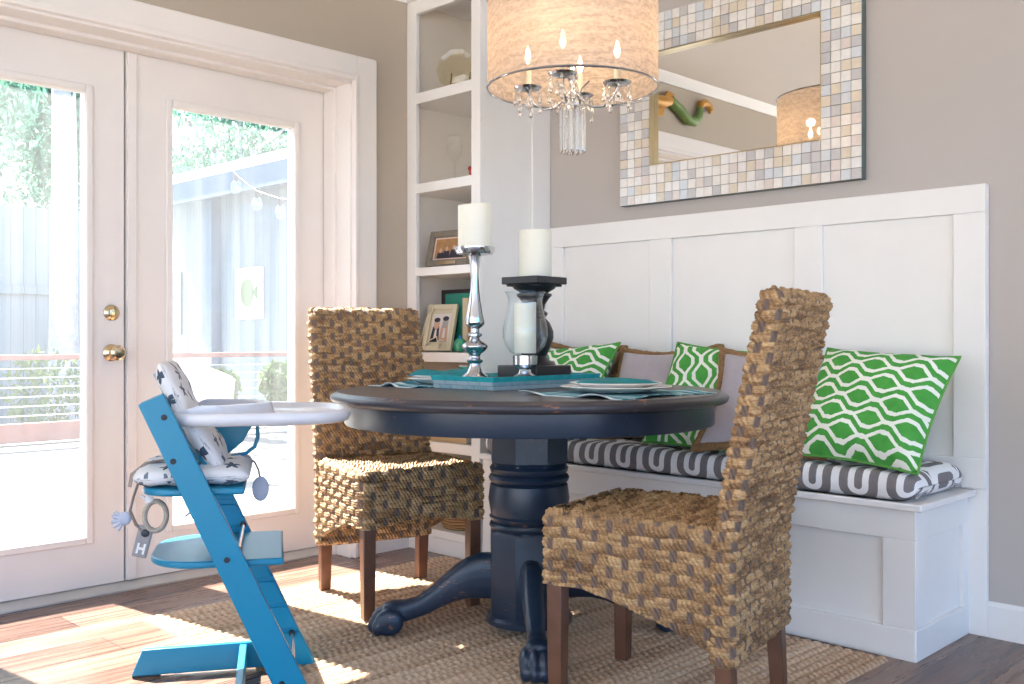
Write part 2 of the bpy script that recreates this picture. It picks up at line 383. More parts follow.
# ------------------------------------------------------------------ mesh builder
class MB:
    def __init__(s): s.v = []; s.f = []; s.mi = []; s.uv = {}
    def _add(s, vs, fs, mi=0, uvs=None):
        b = len(s.v); s.v.extend([tuple(p) for p in vs])
        s.f.extend([tuple(b+i for i in f) for f in fs]); s.mi.extend([mi]*len(fs))
        if uvs is not None:
            for i, q in enumerate(uvs): s.uv[b+i] = q
        return b
    def mark(s): return len(s.v)
    def xf(s, start, mat):
        for i in range(start, len(s.v)): s.v[i] = tuple(mat @ Vector(s.v[i]))
    def box(s, x0, x1, y0, y1, z0, z1, mi=0):
        vs = [(x0,y0,z0),(x1,y0,z0),(x1,y1,z0),(x0,y1,z0),(x0,y0,z1),(x1,y0,z1),(x1,y1,z1),(x0,y1,z1)]
        return s._add(vs, [(0,3,2,1),(4,5,6,7),(0,1,5,4),(1,2,6,5),(2,3,7,6),(3,0,4,7)], mi)
    def prism(s, poly, axis, a0, a1, mi=0):
        """poly: ccw list of 2D points; axis 'x' -> (y,z), 'y' -> (x,z), 'z' -> (x,y)"""
        n = len(poly)
        def P(p, a):
            return {'x': (a, p[0], p[1]), 'y': (p[0], a, p[1]), 'z': (p[0], p[1], a)}[axis]
        vs = [P(p, a0) for p in poly] + [P(p, a1) for p in poly]
        fs = [tuple(range(n))[::-1], tuple(range(n, 2*n))] + [(i, (i+1) % n, n+(i+1) % n, n+i) for i in range(n)]
        return s._add(vs, fs, mi)
    def grid(s, P, cu=False, cv=False, mi=0, uv=None, flip=False):
        """P[i][j] points; i along u, j along v"""
        nu, nv = len(P), len(P[0])
        vs = [p for row in P for p in row]; fs = []
        for i in range(nu if cu else nu-1):
            for j in range(nv if cv else nv-1):
                a = i*nv+j; b = ((i+1) % nu)*nv+j; c = ((i+1) % nu)*nv+(j+1) % nv; d = i*nv+(j+1) % nv
                fs.append((a, d, c, b) if flip else (a, b, c, d))
        uvs = [q for row in uv for q in row] if uv else None
        return s._add(vs, fs, mi, uvs)
    def lathe(s, prof, n=32, c=(0, 0, 0), mi=0, cap=True, a0=0.0):
        """prof: list of (r,z) from bottom to top (outside), closed by caps"""
        rows = []
        for k in range(n):
            a = a0+2*PI*k/n
            rows.append([(c[0]+r*math.cos(a), c[1]+r*math.sin(a), c[2]+z) for r, z in prof])
        b = s.grid(rows, cu=True, mi=mi)
        m = len(prof)
        if cap:
            if prof[0][0] > 1e-6: s.f.append(tuple(b+k*m for k in range(n))[::-1]); s.mi.append(mi)
            if prof[-1][0] > 1e-6: s.f.append(tuple(b+k*m+m-1 for k in range(n))); s.mi.append(mi)
        return b
    def tube(s, pts, r, n=8, mi=0, cap=True, flat=None, closed=False):
        pts = [Vector(p) for p in pts]; m = len(pts)
        rs = r if hasattr(r, '__len__') else [r]*m
        tang = []
        for i in range(m):
            if closed: d = pts[(i+1) % m]-pts[(i-1) % m]
            else: d = pts[min(i+1, m-1)]-pts[max(i-1, 0)]
            tang.append(d.normalized() if d.length > 1e-9 else Vector((0, 0, 1)))
        up = Vector((0, 0, 1)) if abs(tang[0].z) < 0.9 else Vector((1, 0, 0))
        rows = []
        nrm = (up-tang[0]*up.dot(tang[0])).normalized()
        for i in range(m):
            nrm = nrm-tang[i]*nrm.dot(tang[i])
            nrm = nrm.normalized() if nrm.length > 1e-6 else tang[i].orthogonal().normalized()
            bi = tang[i].cross(nrm)
            f = flat if flat else (1, 1)
            rows.append([tuple(pts[i]+nrm*(rs[i]*f[0]*math.cos(2*PI*k/n))+bi*(rs[i]*f[1]*math.sin(2*PI*k/n))) for k in range(n)])
        b = s.grid(rows, cu=closed, cv=True, mi=mi, flip=False)
        if cap and not closed:
            s.f.append(tuple(b+k for k in range(n))[::-1]); s.mi.append(mi)
            s.f.append(tuple(b+(m-1)*n+k for k in range(n))); s.mi.append(mi)
        return b
    def ball(s, c, r, n=12, m=8, mi=0, sc=(1, 1, 1)):
        prof = [(math.cos(-PI/2+PI*j/m)*1.0, math.sin(-PI/2+PI*j/m)) for j in range(m+1)]
        b0 = s.mark()
        rows = [[(math.cos(2*PI*k/n)*max(a, 1e-4), math.sin(2*PI*k/n)*max(a, 1e-4), z) for a, z in prof] for k in range(n)]
        s.grid(rows, cu=True, mi=mi)
        s.xf(b0, Matrix.Translation(c) @ Matrix.Diagonal((r*sc[0], r*sc[1], r*sc[2], 1)))
        return b0
    def build(s, name, mat, parent=None, loc=(0, 0, 0), rot=(0, 0, 0), bevel=0.0, seg=2, smooth=38, recalc=True, subsurf=0, attrs=None):
        me = bpy.data.meshes.new(name)
        me.from_pydata(s.v, [], s.f)
        for m in (mat if isinstance(mat, (list, tuple)) else [mat]): me.materials.append(m)
        me.polygons.foreach_set('material_index', s.mi)
        if s.uv:
            ul = me.uv_layers.new(name='UVMap')
            li = np.zeros(len(me.loops), dtype=np.int32); me.loops.foreach_get('vertex_index', li)
            arr = np.zeros((len(s.v), 2), dtype=np.float32)
            for k, q in s.uv.items(): arr[k] = q
            ul.data.foreach_set('uv', arr[li].ravel())
        if attrs:
            for k, vals in attrs.items():
                at = me.attributes.new(k, 'FLOAT', 'POINT'); at.data.foreach_set('value', np.asarray(vals, dtype=np.float32))
        bm = bmesh.new(); bm.from_mesh(me)
        if recalc: bmesh.ops.recalc_face_normals(bm, faces=bm.faces)
        if smooth:
            ca = math.radians(smooth)
            for f in bm.faces: f.smooth = True
            for e in bm.edges:
                if len(e.link_faces) == 2 and e.calc_face_angle(0.0) > ca: e.smooth = False
        bm.to_mesh(me); bm.free()
        o = bpy.data.objects.new(name, me); COL.objects.link(o)
        o.location = loc; o.rotation_euler = rot
        if parent: o.parent = parent
        if bevel:
            b = o.modifiers.new('bevel', 'BEVEL'); b.width = bevel; b.segments = seg; b.limit_method = 'ANGLE'; b.angle_limit = math.radians(40)
        if subsurf:
            q = o.modifiers.new('sub', 'SUBSURF'); q.levels = subsurf; q.render_levels = subsurf
        return o

def tag(o, label, cat, group=None, kind=None):
    o['label'] = label; o['category'] = cat
    if group: o['group'] = group
    if kind: o['kind'] = kind
    return o
def thing(name, label, cat, loc=(0, 0, 0), rz=0.0, group=None, rot=None):
    o = bpy.data.objects.new(name, None); COL.objects.link(o); o.empty_display_size = 0.1
    o.location = loc; o.rotation_euler = rot if rot else (0, 0, rz)
    return tag(o, label, cat, group)
def struct(o): o['kind'] = 'structure'; return o
def kids(o): return [c for c in bpy.data.objects if c.parent == o]
def copy_tree(o, parent=None):
    c = o.copy(); COL.objects.link(c)
    if parent: c.parent = parent
    for ch in kids(o): copy_tree(ch, c)
    return c
def bx(name, mat, b, parent=None, bevel=0.003, **kw):
    m = MB(); m.box(*b); return m.build(name, mat, parent, bevel=bevel, **kw)

# ================================================================== SETTING
XW, YB = -3.53, 3.34            # inner planes of the door wall and the bench wall
XD = -3.71                       # inner face of the door leaves
ZC = 2.525
m = MB(); m.box(-3.66, 3.0, -3.0, 3.5, -0.12, 0.0); struct(m.build('floor', M['floor']))
m = MB(); m.box(-3.80, 3.0, -3.0, 3.5, ZC, ZC+0.12); struct(m.build('ceiling', M['ceiling']))
m = MB()
m.box(-3.78, XW, -3.0, 0.755, -0.12, ZC); m.box(-3.78, XW, 2.602, 3.5, -0.12, ZC); m.box(-3.78, XW, 0.755, 2.602, 2.062, ZC)
struct(m.build('wall_left', M['wall_tan']))
m = MB(); m.box(XW, 3.0, YB, YB+0.14, -0.12, ZC); struct(m.build('wall_back', M['wall_taupe']))

def crown(name, axis, a0, a1):
    prof = [(0.0, 0.0), (0.010, 0.0), (0.016, 0.012), (0.040, 0.042), (0.046, 0.055), (0.0, 0.055)]
    m = MB()
    if axis == 'y': m.prism([(XW+p, ZC-0.055+q) for p, q in prof], 'y', a0, a1)
    else: m.prism([(YB-p, ZC-0.055+q) for p, q in prof], 'x', a0, a1)
    return struct(m.build(name, M['white'], smooth=20))
crown('trim_1', 'y', -3.0, 2.909)
crown('trim_2', 'x', -3.047, 3.0)
# casing round the french doors (with inner bead)
m = MB()
for (y0, y1, z0, z1) in ((2.618, 2.722, 0.0, 2.172), (0.635, 0.739, 0.0, 2.172), (0.739, 2.618, 2.070, 2.172)):
    m.box(XW, XW+0.022, y0, y1, z0, z1)
for (y0, y1, z0, z1) in ((2.600, 2.619, 0.0, 2.084), (0.738, 0.757, 0.0, 2.084), (0.757, 2.600, 2.060, 2.084)):
    m.box(XW, XW+0.030, y0, y1, z0, z1)
struct(m.build('trim_3', M['door_white'], bevel=0.004))
m = MB()          # jambs and stops
for (y0, y1, z0, z1) in ((2.590, 2.602, 0.0, 2.062), (0.755, 0.767, 0.0, 2.062), (0.755, 2.602, 2.050, 2.062)):
    m.box(-3.775, XW+0.004, y0, y1, z0, z1)
for (y0, y1, z0, z1) in ((2.578, 2.592, 0.0, 2.050), (0.765, 0.779, 0.0, 2.050), (0.779, 2.578, 2.036, 2.052)):
    m.box(XD+0.006, -3.625, y0, y1, z0, z1)
for (y0, y1, z0, z1) in ((2.555, 2.590, 0.0, 2.05), (0.767, 0.800, 0.0, 2.05), (0.800, 2.555, 2.015, 2.05)):
    m.box(-3.774, XD-0.046, y0, y1, z0, z1)
struct(m.build('trim_4', M['door_white'], bevel=0.002))
m = MB(); m.prism([(-3.66, -0.01), (-3.66, 0.006), (-3.705, 0.026), (-3.79, 0.026), (-3.79, -0.06), (-3.70, -0.06)][::-1], 'y', 0.755, 2.602)
struct(m.build('trim_5', simple('aluminium_threshold', (0.58, 0.58, 0.57), 0.35, 0.4, var=0.1)))

def french_door(name, y0, y1, hard=False, astragal=False, gl=0.152, gr=0.152):
    """one leaf in the plane x = XD, glass lite between 0.15 stiles"""
    z0, z1 = 0.030, 2.046; g0, g1, gz0, gz1 = y0+gl, y1-gr, 0.215, 1.860
    m = MB()
    for b in ((y0, g0, z0, z1), (g1, y1, z0, z1), (g0, g1, z0, gz0), (g0, g1, gz1, z1)):
        m.box(XD-0.045, XD, b[0], b[1], b[2], b[3])
    d = struct(m.build(name, M['door_white']))
    m = MB()
    w = 0.026
    for b in ((g0-w, g0, gz0-w, gz1+w), (g1, g1+w, gz0-w, gz1+w), (g0, g1, gz0-w, gz0), (g0, g1, gz1, gz1+w)):
        m.box(XD, XD+0.012, *b)
    m.build('glazing_bead', M['door_white'], d, bevel=0.005, seg=3)
    m = MB(); m.box(XD-0.026, XD-0.020, g0-0.004, g1+0.004, gz0-0.004, gz1+0.004)
    m.build('glass', M['pane'], d, smooth=0)
    if astragal:
        m = MB(); m.box(XD, XD+0.010, y0+0.002, y0+0.040, z0, z1); m.build('astragal', M['door_white'], d, bevel=0.003)
        m = MB(); m.box(XD-0.044, XD-0.022, y0-0.009, y0+0.0005, z0, z1); m.build('gap_backing', M['black_plastic'], d)  # black strip added behind the leaf gap to block daylight and read dark
    if hard:
        for zz, r, knob in ((1.045, 0.030, False), (0.895, 0.032, True)):
            y = 1.625
            h = MB()
            h.lathe([(0.001, 0.0), (r, 0.0), (r, 0.006), (r*0.8, 0.012), (r*0.55, 0.015)] + ([(0.013, 0.022), (0.013, 0.036), (0.022, 0.042), (0.0285, 0.053), (0.0285, 0.064), (0.020, 0.073), (0.001, 0.075)] if knob
                     else [(r*0.5, 0.024), (0.001, 0.026)]), 24)
            if not knob: h.box(-0.012, 0.012, -0.004, 0.004, 0.024, 0.040)
            h.xf(0, Matrix.Translation((XD, y, zz)) @ Matrix.Rotation(PI/2, 4, 'Y'))
            h.build('door_knob' if knob else 'deadbolt', M['brass'], d)
    return d
french_door('door_1', 0.783, 1.674, hard=True, gr=0.146)
french_door('door_2', 1.682, 2.586, astragal=True, gl=0.184, gr=0.160)

def baseboard(name, axis, a0, a1):
    m = MB()
    if axis == 'x': m.prism([(YB, 0), (YB-0.016, 0), (YB-0.016, 0.10), (YB-0.008, 0.112), (YB, 0.112)], 'x', a0, a1)
    else: m.prism([(XW, 0), (XW+0.016, 0), (XW+0.016, 0.10), (XW+0.008, 0.112), (XW, 0.112)], 'y', a0, a1)
    return struct(m.build(name, M['white'], smooth=20))
baseboard('baseboard_right', 'x', -1.205, 3.0)
baseboard('baseboard_left', 'y', 2.722, 2.909)
baseboard('baseboard_front', 'y', -3.0, 0.635)

# ================================================================== BUILT-IN SHELVES
U0, U1, UY = -3.528, -3.047, 2.909
bk = thing('bookshelf', 'tall white built-in bookshelf in the corner beside the French doors', 'bookshelf', (-3.29, UY, 0))
def rel(b, o): return (b[0]-o[0], b[1]-o[0], b[2]-o[1], b[3]-o[1], b[4]-o[2], b[5]-o[2])
BO = (-3.29, UY, 0)
def bpart(name, b, mat='white', bevel=0.002): return bx(name, M[mat], rel(b, BO), bk, bevel=bevel)
bpart('stile', (U0, -3.466, UY, UY+0.022, 0.0, 2.47))
bpart('stile', (-3.102, U1, UY, UY+0.022, 0.0, 2.47))
bpart('header', (-3.466, -3.102, UY, UY+0.022, 2.408, 2.47))
bpart('side_panel', (U1-0.02, U1, UY+0.022, YB-0.002, 0.0, 2.47))
bpart('side_panel', (U0, U0+0.02, UY+0.022, YB-0.002, 0.0, 2.47), 'shelf_in')
bpart('back_panel', (U0+0.02, U1-0.02, YB-0.014, YB-0.002, 0.0, 2.47), 'shelf_in')
bpart('corner_batten', (U1, U1+0.010, 3.222, YB-0.002, 0.0, 2.47))
bpart('base', (-3.466, -3.102, UY+0.004, UY+0.022, 0.0, 0.10))
for zt, zb in ((2.051, 2.003), (1.643, 1.600), (1.265, 1.228), (0.887, 0.845), (0.492, 0.448), (0.105, 0.070)):
    bpart('shelf', (U0+0.02, U1-0.02, UY+0.001, YB-0.014, zb, zt))
mm = MB(); prof = [(0.0, 0.0), (0.010, 0.0), (0.016, 0.012), (0.040, 0.040), (0.046, 0.053), (0.0, 0.053)]
mm.prism([(-p, 2.47+q) for p, q in prof], 'x', U0-BO[0], U1-BO[0]); mm.box(U0-BO[0], U1-BO[0], 0, YB-UY-0.004, 2.47, 2.522)
mm.build('cornice', M['white'], bk, smooth=20)

# --- things on the shelves
def flat_oval(m, cx, cz, rx, rz, mi, y, n=18):
    m._add([(cx+rx*math.cos(2*PI*k/n), y, cz+rz*math.sin(2*PI*k/n)) for k in range(n)], [tuple(range(n))], mi)
def flat_rect(m, x0, x1, z0, z1, mi, y): m._add([(x0, y, z0), (x1, y, z0), (x1, y, z1), (x0, y, z1)], [(0, 1, 2, 3)], mi)
def flat_poly(m, pts, mi, y): m._add([(a, y, b) for a, b in pts], [tuple(range(len(pts)))], mi)
def frame(m, w, h, b, y0, y1, mi=0):
    m.box(-w/2, -w/2+b, y0, y1, 0, h, mi); m.box(w/2-b, w/2, y0, y1, 0, h, mi)
    m.box(-w/2+b, w/2-b, y0, y1, 0, b, mi); m.box(-w/2+b, w/2-b, y0, y1, h-b, h, mi)

tilt = math.radians(-13)
f1 = thing('picture_frame', 'olive wood landscape frame with a family photo, on the middle bookshelf', 'picture frame', (-3.318, 2.975, 1.270), rot=(tilt, 0, math.radians(6)))
m = MB(); frame(m, 0.27, 0.165, 0.030, -0.012, 0.006); m.build('frame', M['frame_olive'], f1, bevel=0.003)
m = MB(); flat_rect(m, -0.107, 0.107, 0.028, 0.137, 0, 0.0); flat_rect(m, -0.096, 0.096, 0.037, 0.128, 1, -0.0008)
for cx, s in ((-0.062, .8), (-0.026, 1.0), (0.016, 1.15), (0.056, 1.0)):
    flat_poly(m, [(cx-0.022, 0.038), (cx+0.022, 0.038), (cx+0.016, 0.038+0.034*s), (cx-0.016, 0.038+0.034*s)], 2, -0.0014)
    flat_oval(m, cx, 0.047+0.034*s, 0.0085, 0.011, 3, -0.002)
m.build('photo_print', [M['photo_pink'], M['photo_tan'], M['photo_dark'], M['photo_skin']], f1, smooth=0, recalc=False)
m = MB(); m.box(-0.02, 0.02, 0.006, 0.010, 0.0, 0.11); m.build('easel_back', M['frame_olive'], f1)
m = MB(); m.box(-0.052, 0.052, -0.020, -0.0125, 0.004, 0.022); m.build('name_plaque', M['brass'], f1, bevel=0.002)

f2 = thing('picture_frame', 'cream portrait frame with wire scrolls and a black and white couple photo', 'picture frame', (-3.368, 2.945, 0.893), rot=(math.radians(-15), 0, math.radians(10)))
m = MB()
w, h, sl = 0.165, 0.215, 0.0
m.box(-w/2, w/2, 0.002, 0.010, 0, h); frame(m, w, h, 0.024, -0.008, 0.002); m.build('frame', M['frame_cream'], f2, bevel=0.003)
m = MB(); flat_rect(m, -0.052, 0.052, 0.040, 0.172, 0, 0.0015)
for cx, cz, kd in ((-0.022, 0.124, 1), (0.026, 0.130, 1)):
    flat_poly(m, [(cx-0.028, 0.041), (cx+0.024, 0.041), (cx+0.016, cz-0.012), (cx-0.020, cz-0.012)], 2 if cx < 0 else 3, 0.0008)
    flat_oval(m, cx, cz, 0.0165, 0.025, 3 if cx < 0 else 1, 0.0002)
    flat_oval(m, cx, cz+0.019, 0.0175, 0.011, 2, -0.0004)
    flat_poly(m, [(cx-0.008, 0.060), (cx+0.008, 0.060), (cx+0.005, cz-0.026), (cx-0.005, cz-0.026)], 0, -0.0004)
m.build('photo_print', [M['photo_pale'], M['photo_grey'], M['photo_dark'], M['photo_skin']], f2, smooth=0, recalc=False)
def spiral(c, r0, r1, turns, a0, y, n=40):
    return [(c[0]+(r0+(r1-r0)*k/n)*math.cos(a0+turns*2*PI*k/n), y, c[1]+(r0+(r1-r0)*k/n)*math.sin(a0+turns*2*PI*k/n)) for k in range(n+1)]
m = MB()
m.tube(spiral((0.03, 0.028), 0.006, 0.024, 1.6, 0.5, -0.014) + [(0.0, -0.013, 0.062), (-0.04, -0.012, 0.045), (-0.078, -0.012, 0.010)], 0.0032, 6)
m.tube(spiral((-0.062, 0.190), 0.005, 0.020, 1.6, 2.4, -0.013) + [(-0.076, -0.012, 0.15), (-0.083, -0.012, 0.08), (-0.092, -0.012, 0.012)], 0.0032, 6)
m.build('wire_scroll', M['frame_cream'], f2)

def book(name, label, w, d, h, cover, loc, rz, group=None, rot=None, lay=False):
    """upright book, spine towards local -y, cover thickness along x"""
    t = thing(name, label, 'book', loc, rz, group, rot)
    m = MB(); m.box(-w/2, -w/2+0.003, 0, d, 0, h); m.box(w/2-0.003, w/2, 0, d, 0, h); m.box(-w/2+0.003, w/2-0.003, 0, 0.003, 0, h)
    m.build('cover', cover, t, bevel=0.001)
    m = MB(); m.box(-w/2+0.003, w/2-0.003, 0.003, d-0.004, 0.004, h-0.004); m.build('pages', M['paper'], t)
    return t
BG = 'hardbacks behind the couple photo'
book('book', 'large black hardback facing out at the very back, behind the green one', 0.030, 0.215, 0.282, M['book_black'], (-3.245, 3.072, 0.888), PI/2, BG)
book('book', 'green hardback facing out in front of the large black book', 0.028, 0.155, 0.262, M['book_green'], (-3.243, 3.040, 0.888), PI/2, BG)
book('book', 'cream hardback standing spine out beside the couple photo', 0.034, 0.14, 0.238, M['book_cream'], (-3.222, 2.985, 0.888), 0.0, BG)
book('book', 'rust brown hardback standing spine out, right of the cream one', 0.028, 0.14, 0.228, M['book_orange'], (-3.188, 2.985, 0.888), 0.0, BG)
book('book', 'dark teal hardback standing spine out at the right end of its shelf', 0.030, 0.14, 0.218, M['book_teal'], (-3.155, 2.985, 0.888), 0.0, BG)
fi = thing('fish_ornament', 'small round green, blue and yellow fish ornament beside the couple photo', 'ornament', (-3.205, 2.940, 0.888))
m = MB(); m.ball((0, 0, 0.031), 0.031, 16, 12, 0, (1.15, 0.8, 1.0)); m.build('body', simple('green_glaze', (0.04, 0.36, 0.20), 0.2, var=0.3, nscale=30), fi)
m = MB(); m.prism([(0.025, 0.03), (0.055, 0.012), (0.055, 0.055)], 'y', -0.004, 0.004); m.build('tail', simple('yellow_glaze', (0.75, 0.62, 0.05), 0.2), fi, bevel=0.002)
m = MB(); m.prism([(-0.015, 0.055), (0.015, 0.055), (0.0, 0.075)], 'y', -0.004, 0.004); m.build('fin', simple('blue_glaze', (0.03, 0.25, 0.55), 0.2), fi, bevel=0.002)

pl = thing('glass_platter', 'round scalloped glass platter propped on a stand, on the top bookshelf', 'platter', (-3.33, 3.04, 2.056), rot=(0, 0, 0.5))
m = MB()
rows = []
for k in range(40):
    a = 2*PI*k/40; sc = 1+0.04*math.cos(a*10)
    rows.append([(r*sc*math.cos(a), -0.012*math.cos(r*18)+yy, 0.098+r*sc*math.sin(a)) for r, yy in ((0.001, 0), (0.028, -0.002), (0.032, -0.008), (0.062, -0.006), (0.070, -0.018), (0.090, -0.026))])
m.grid(rows, cu=True); m.build('dish', M['frame_cream'] if False else m_thin_glass('amber_platter_glass', (0.88, 0.83, 0.66), 1.3), pl)
m = MB(); m.tube([(-0.045, -0.04, 0.001), (-0.045, 0.02, 0.012), (-0.045, 0.045, 0.10)], 0.003, 6); m.tube([(0.045, -0.04, 0.001), (0.045, 0.02, 0.012), (0.045, 0.045, 0.10)], 0.003, 6)
m.tube([(-0.045, 0.03, 0.05), (0.045, 0.03, 0.05)], 0.003, 6); m.build('stand', M['brass'], pl)
def wine_glass(label, loc, k=1.0):
    t = thing('wine_glass', label, 'wine glass', loc, 0, 'glasses on the second bookshelf')
    m = MB(); m.lathe([(0.032*k, 0), (0.030*k, 0.003), (0.005, 0.008), (0.0042, 0.085*k), (0.012, 0.095*k)], 20); m.build('stem', M['faint_glass'], t)
    m = MB(); m.lathe([(0.012, 0.095*k), (0.034*k, 0.125*k), (0.037*k, 0.155*k), (0.028*k, 0.205*k)], 20, cap=False); m.build('bowl', M['faint_glass'], t)
    return t
wine_glass('clear wine glass left of the other, on the second bookshelf', (-3.295, 2.99, 1.644))
wine_glass('clear wine glass nearest the right end of the second bookshelf', (-3.15, 3.06, 1.644), 1.1)
rb = thing('ornament', 'small red ceramic bird ornament on the second bookshelf', 'ornament', (-3.128, 2.945, 1.644))
m = MB(); m.ball((0, 0, 0.018), 0.018, 12, 8, 0, (1.3, 0.8, 1)); m.ball((-0.02, 0, 0.036), 0.010, 10, 6); m.build('body', M['red_glass'], rb)
m = MB(); m.prism([(0.015, 0.018), (0.045, 0.026), (0.045, 0.036)], 'y', -0.004, 0.004); m.build('tail', M['red_glass'], rb)
# lower shelves
for i, (lab, mt, xx, zz, hh) in enumerate((('tan storage album lying on the lower bookshelf, bottom of its stack', 'book_tan', 0.0, 0.493, 0.040),
                                           ('cream album lying on the tan album on the lower bookshelf', 'book_cream', 0.006, 0.534, 0.034),
                                           ('rust album lying topmost on the lower bookshelf stack', 'book_orange', -0.004, 0.569, 0.030))):
    t = thing('album', lab, 'book', (-3.29+xx, 2.93, zz), 0.0, 'albums lying on the lower bookshelf')
    m = MB(); m.box(-0.135, 0.135, 0, 0.22, 0, 0.004); m.box(-0.135, 0.135, 0, 0.22, hh-0.004, hh); m.box(-0.135, 0.135, 0, 0.004, 0.004, hh-0.004); m.build('cover', M[mt], t, bevel=0.001)
    m = MB(); m.box(-0.131, 0.131, 0.004, 0.214, 0.004, hh-0.004); m.build('pages', M['paper'], t)
vs = thing('vase', 'teal ceramic vase standing on the albums under the couple photo', 'vase', (-3.24, 3.02, 0.600))
m = MB(); m.lathe([(0.03, 0), (0.05, 0.04), (0.058, 0.10), (0.035, 0.17), (0.028, 0.20), (0.040, 0.225)], 24); m.build('body', M['tray_teal'], vs)
m = MB(); m.lathe([(0.040, 0.224), (0.043, 0.228), (0.040, 0.232)], 24, cap=False); m.build('rim', M['plate'], vs)
bs = thing('basket', 'brown wicker basket in the lowest bookshelf opening', 'basket', (-3.285, 3.06, 0.106))
m = MB(); m.lathe([(0.110, 0.0), (0.125, 0.05), (0.135, 0.12), (0.130, 0.19), (0.122, 0.19), (0.120, 0.02), (0.001, 0.015)], 28); m.build('body', M['basket'], bs)
m = MB(); m.tube([(0.128*math.cos(a), 0.128*math.sin(a), 0.195) for a in [2*PI*k/28 for k in range(28)]], 0.009, 8, closed=True); m.build('rim', M['basket'], bs)

# ================================================================== BENCH
bn = thing('banquette_bench', 'white panelled banquette bench with tall wainscot back along the wall', 'bench', (-2.12, 3.1, 0))
BN = (-2.12, 3.1, 0)
X0, X1, YF = -3.035, -1.207, 2.912
def np_(name, b, bevel=0.002): return bx(name, M['white'], rel(b, BN), bn, bevel=bevel)
np_('seat_lid', (X0, X1+0.028, YF-0.028, 3.312, 0.445, 0.466), 0.004)
np_('carcass', (X0, X1-0.016, YF+0.016, 3.322, 0.0, 0.445), 0)
m = MB()                                                                # face frame on the front
m.box(X0, X1, YF, YF+0.016, 0.353, 0.445); m.box(X0, X1, YF-0.002, YF+0.016, 0.0, 0.092)
for a, b in ((X0, X0+0.10), (-2.47, -2.36), (-1.86, -1.75), (-1.308, X1)): m.box(a, b, YF, YF+0.016, 0.092, 0.353)
m.xf(0, Matrix.Translation((2.12, -3.1, 0))); m.build('front_frame', M['white'], bn, bevel=0.002)
m = MB()
m.box(X1-0.016, X1, YF+0.016, 3.322, 0.353, 0.445); m.box(X1-0.016, X1+0.002, YF+0.0, 3.322, 0.0, 0.092)
m.box(X1-0.016, X1, YF+0.016, 2.998, 0.092, 0.353); m.box(X1-0.016, X1, 3.285, 3.322, 0.092, 0.353)
m.xf(0, Matrix.Translation((2.12, -3.1, 0))); m.build('end_frame', M['white'], bn, bevel=0.002)
np_('back_panel', (X0, -1.149, 3.322, 3.338, 0.0, 1.440))
m = MB(); yb0, yb1 = 3.306, 3.322
m.box(X0, -1.149, yb0, yb1, 1.350, 1.440); m.box(X0, -1.149, yb0, yb1, 0.470, 0.566)
for a, b in ((X0, -2.935), (-2.463, -2.356), (-1.814, -1.706), (-1.250, -1.149)): m.box(a, b, yb0, yb1, 0.566, 1.350)
m.xf(0, Matrix.Translation((2.12, -3.1, 0))); m.build('back_frame', M['white'], bn, bevel=0.0025)

# seat cushion
def cushion_box(name, x0, x1, y0, y1, z0, z1, mat, parent=None):
    """soft box: rows go up the front, over the top, and down the back; UV in metres"""
    prof = []; hh = z1-z0; r = hh*0.33
    n = 7
    pts = [(y0+0.006, z0)]
    for k in range(n+1):
        a = -PI/2+PI*k/n
        pts.append((y0+r*1.0-r*math.cos(a)*1.0, (z0+z1)/2+math.sin(a)*hh/2))
    for k in range(1, 14): pts.append((y0+r+(y1-y0-2*r)*k/14, z1+0.006*math.sin(PI*k/14)))
    for k in range(n+1):
        a = PI/2-PI*k/n
        pts.append((y1-r+r*math.cos(a), (z0+z1)/2+math.sin(a)*hh/2))
    L = [0.0]
    for i in range(1, len(pts)): L.append(L[-1]+math.dist(pts[i], pts[i-1]))
    xs = list(np.linspace(x0, x1, 70)); zc = (z0+z1)/2; yc = (y0+y1)/2
    P = []; U = []
    endr = 0.055
    ext = []
    for k in range(0, 7): ext.append(k/6)
    cols = [(x0+endr*(1-math.cos(e*PI/2)), math.sin(e*PI/2)) for e in ext] + [(x, 1.0) for x in np.linspace(x0+endr, x1-endr, 64)[1:-1]] + [(x1-endr*(1-math.cos(e*PI/2)), math.sin(e*PI/2)) for e in ext[::-1]]
    for (x, s) in cols:
        s2 = max(s, 0.02)
        inset = (1-s2)*0.045
        row = []
        for (yy, zz) in pts:
            wob = 0.003*math.sin(x*9+yy*14)+0.002*math.sin(x*31)
            fy = yc+(yy-yc)*(1-(1-s2)*0.20); fz = zc+(zz-zc)*s2+wob*(1 if zz > zc else 0)
            row.append((x, fy, fz))
        P.append(row); U.append([(x-x0, l) for l in L])
    m = MB(); m.grid(P, cv=True, uv=U)
    nrow = len(pts)
    m.f.append(tuple(range(nrow))); m.mi.append(0)
    b = (len(cols)-1)*nrow; m.f.append(tuple(b+i for i in range(nrow))[::-1]); m.mi.append(0)
    return m.build(name, mat, parent, smooth=70)
cu = thing('seat_cushion', 'long grey and white link-patterned seat cushion lying on the bench', 'cushion', (0, 0, 0))
cushion_box('cover', -3.025, -1.205, 2.893, 3.300, 0.467, 0.552, M['geo'], cu)
m = MB()
m.tube([(-1.212-0.0, y, 0.478+0.028*math.sin((y-2.92)/0.36*PI)) for y in np.linspace(2.93, 3.27, 12)], 0.0045, 6); m.build('welt_piping', M['soft_grey'], cu)

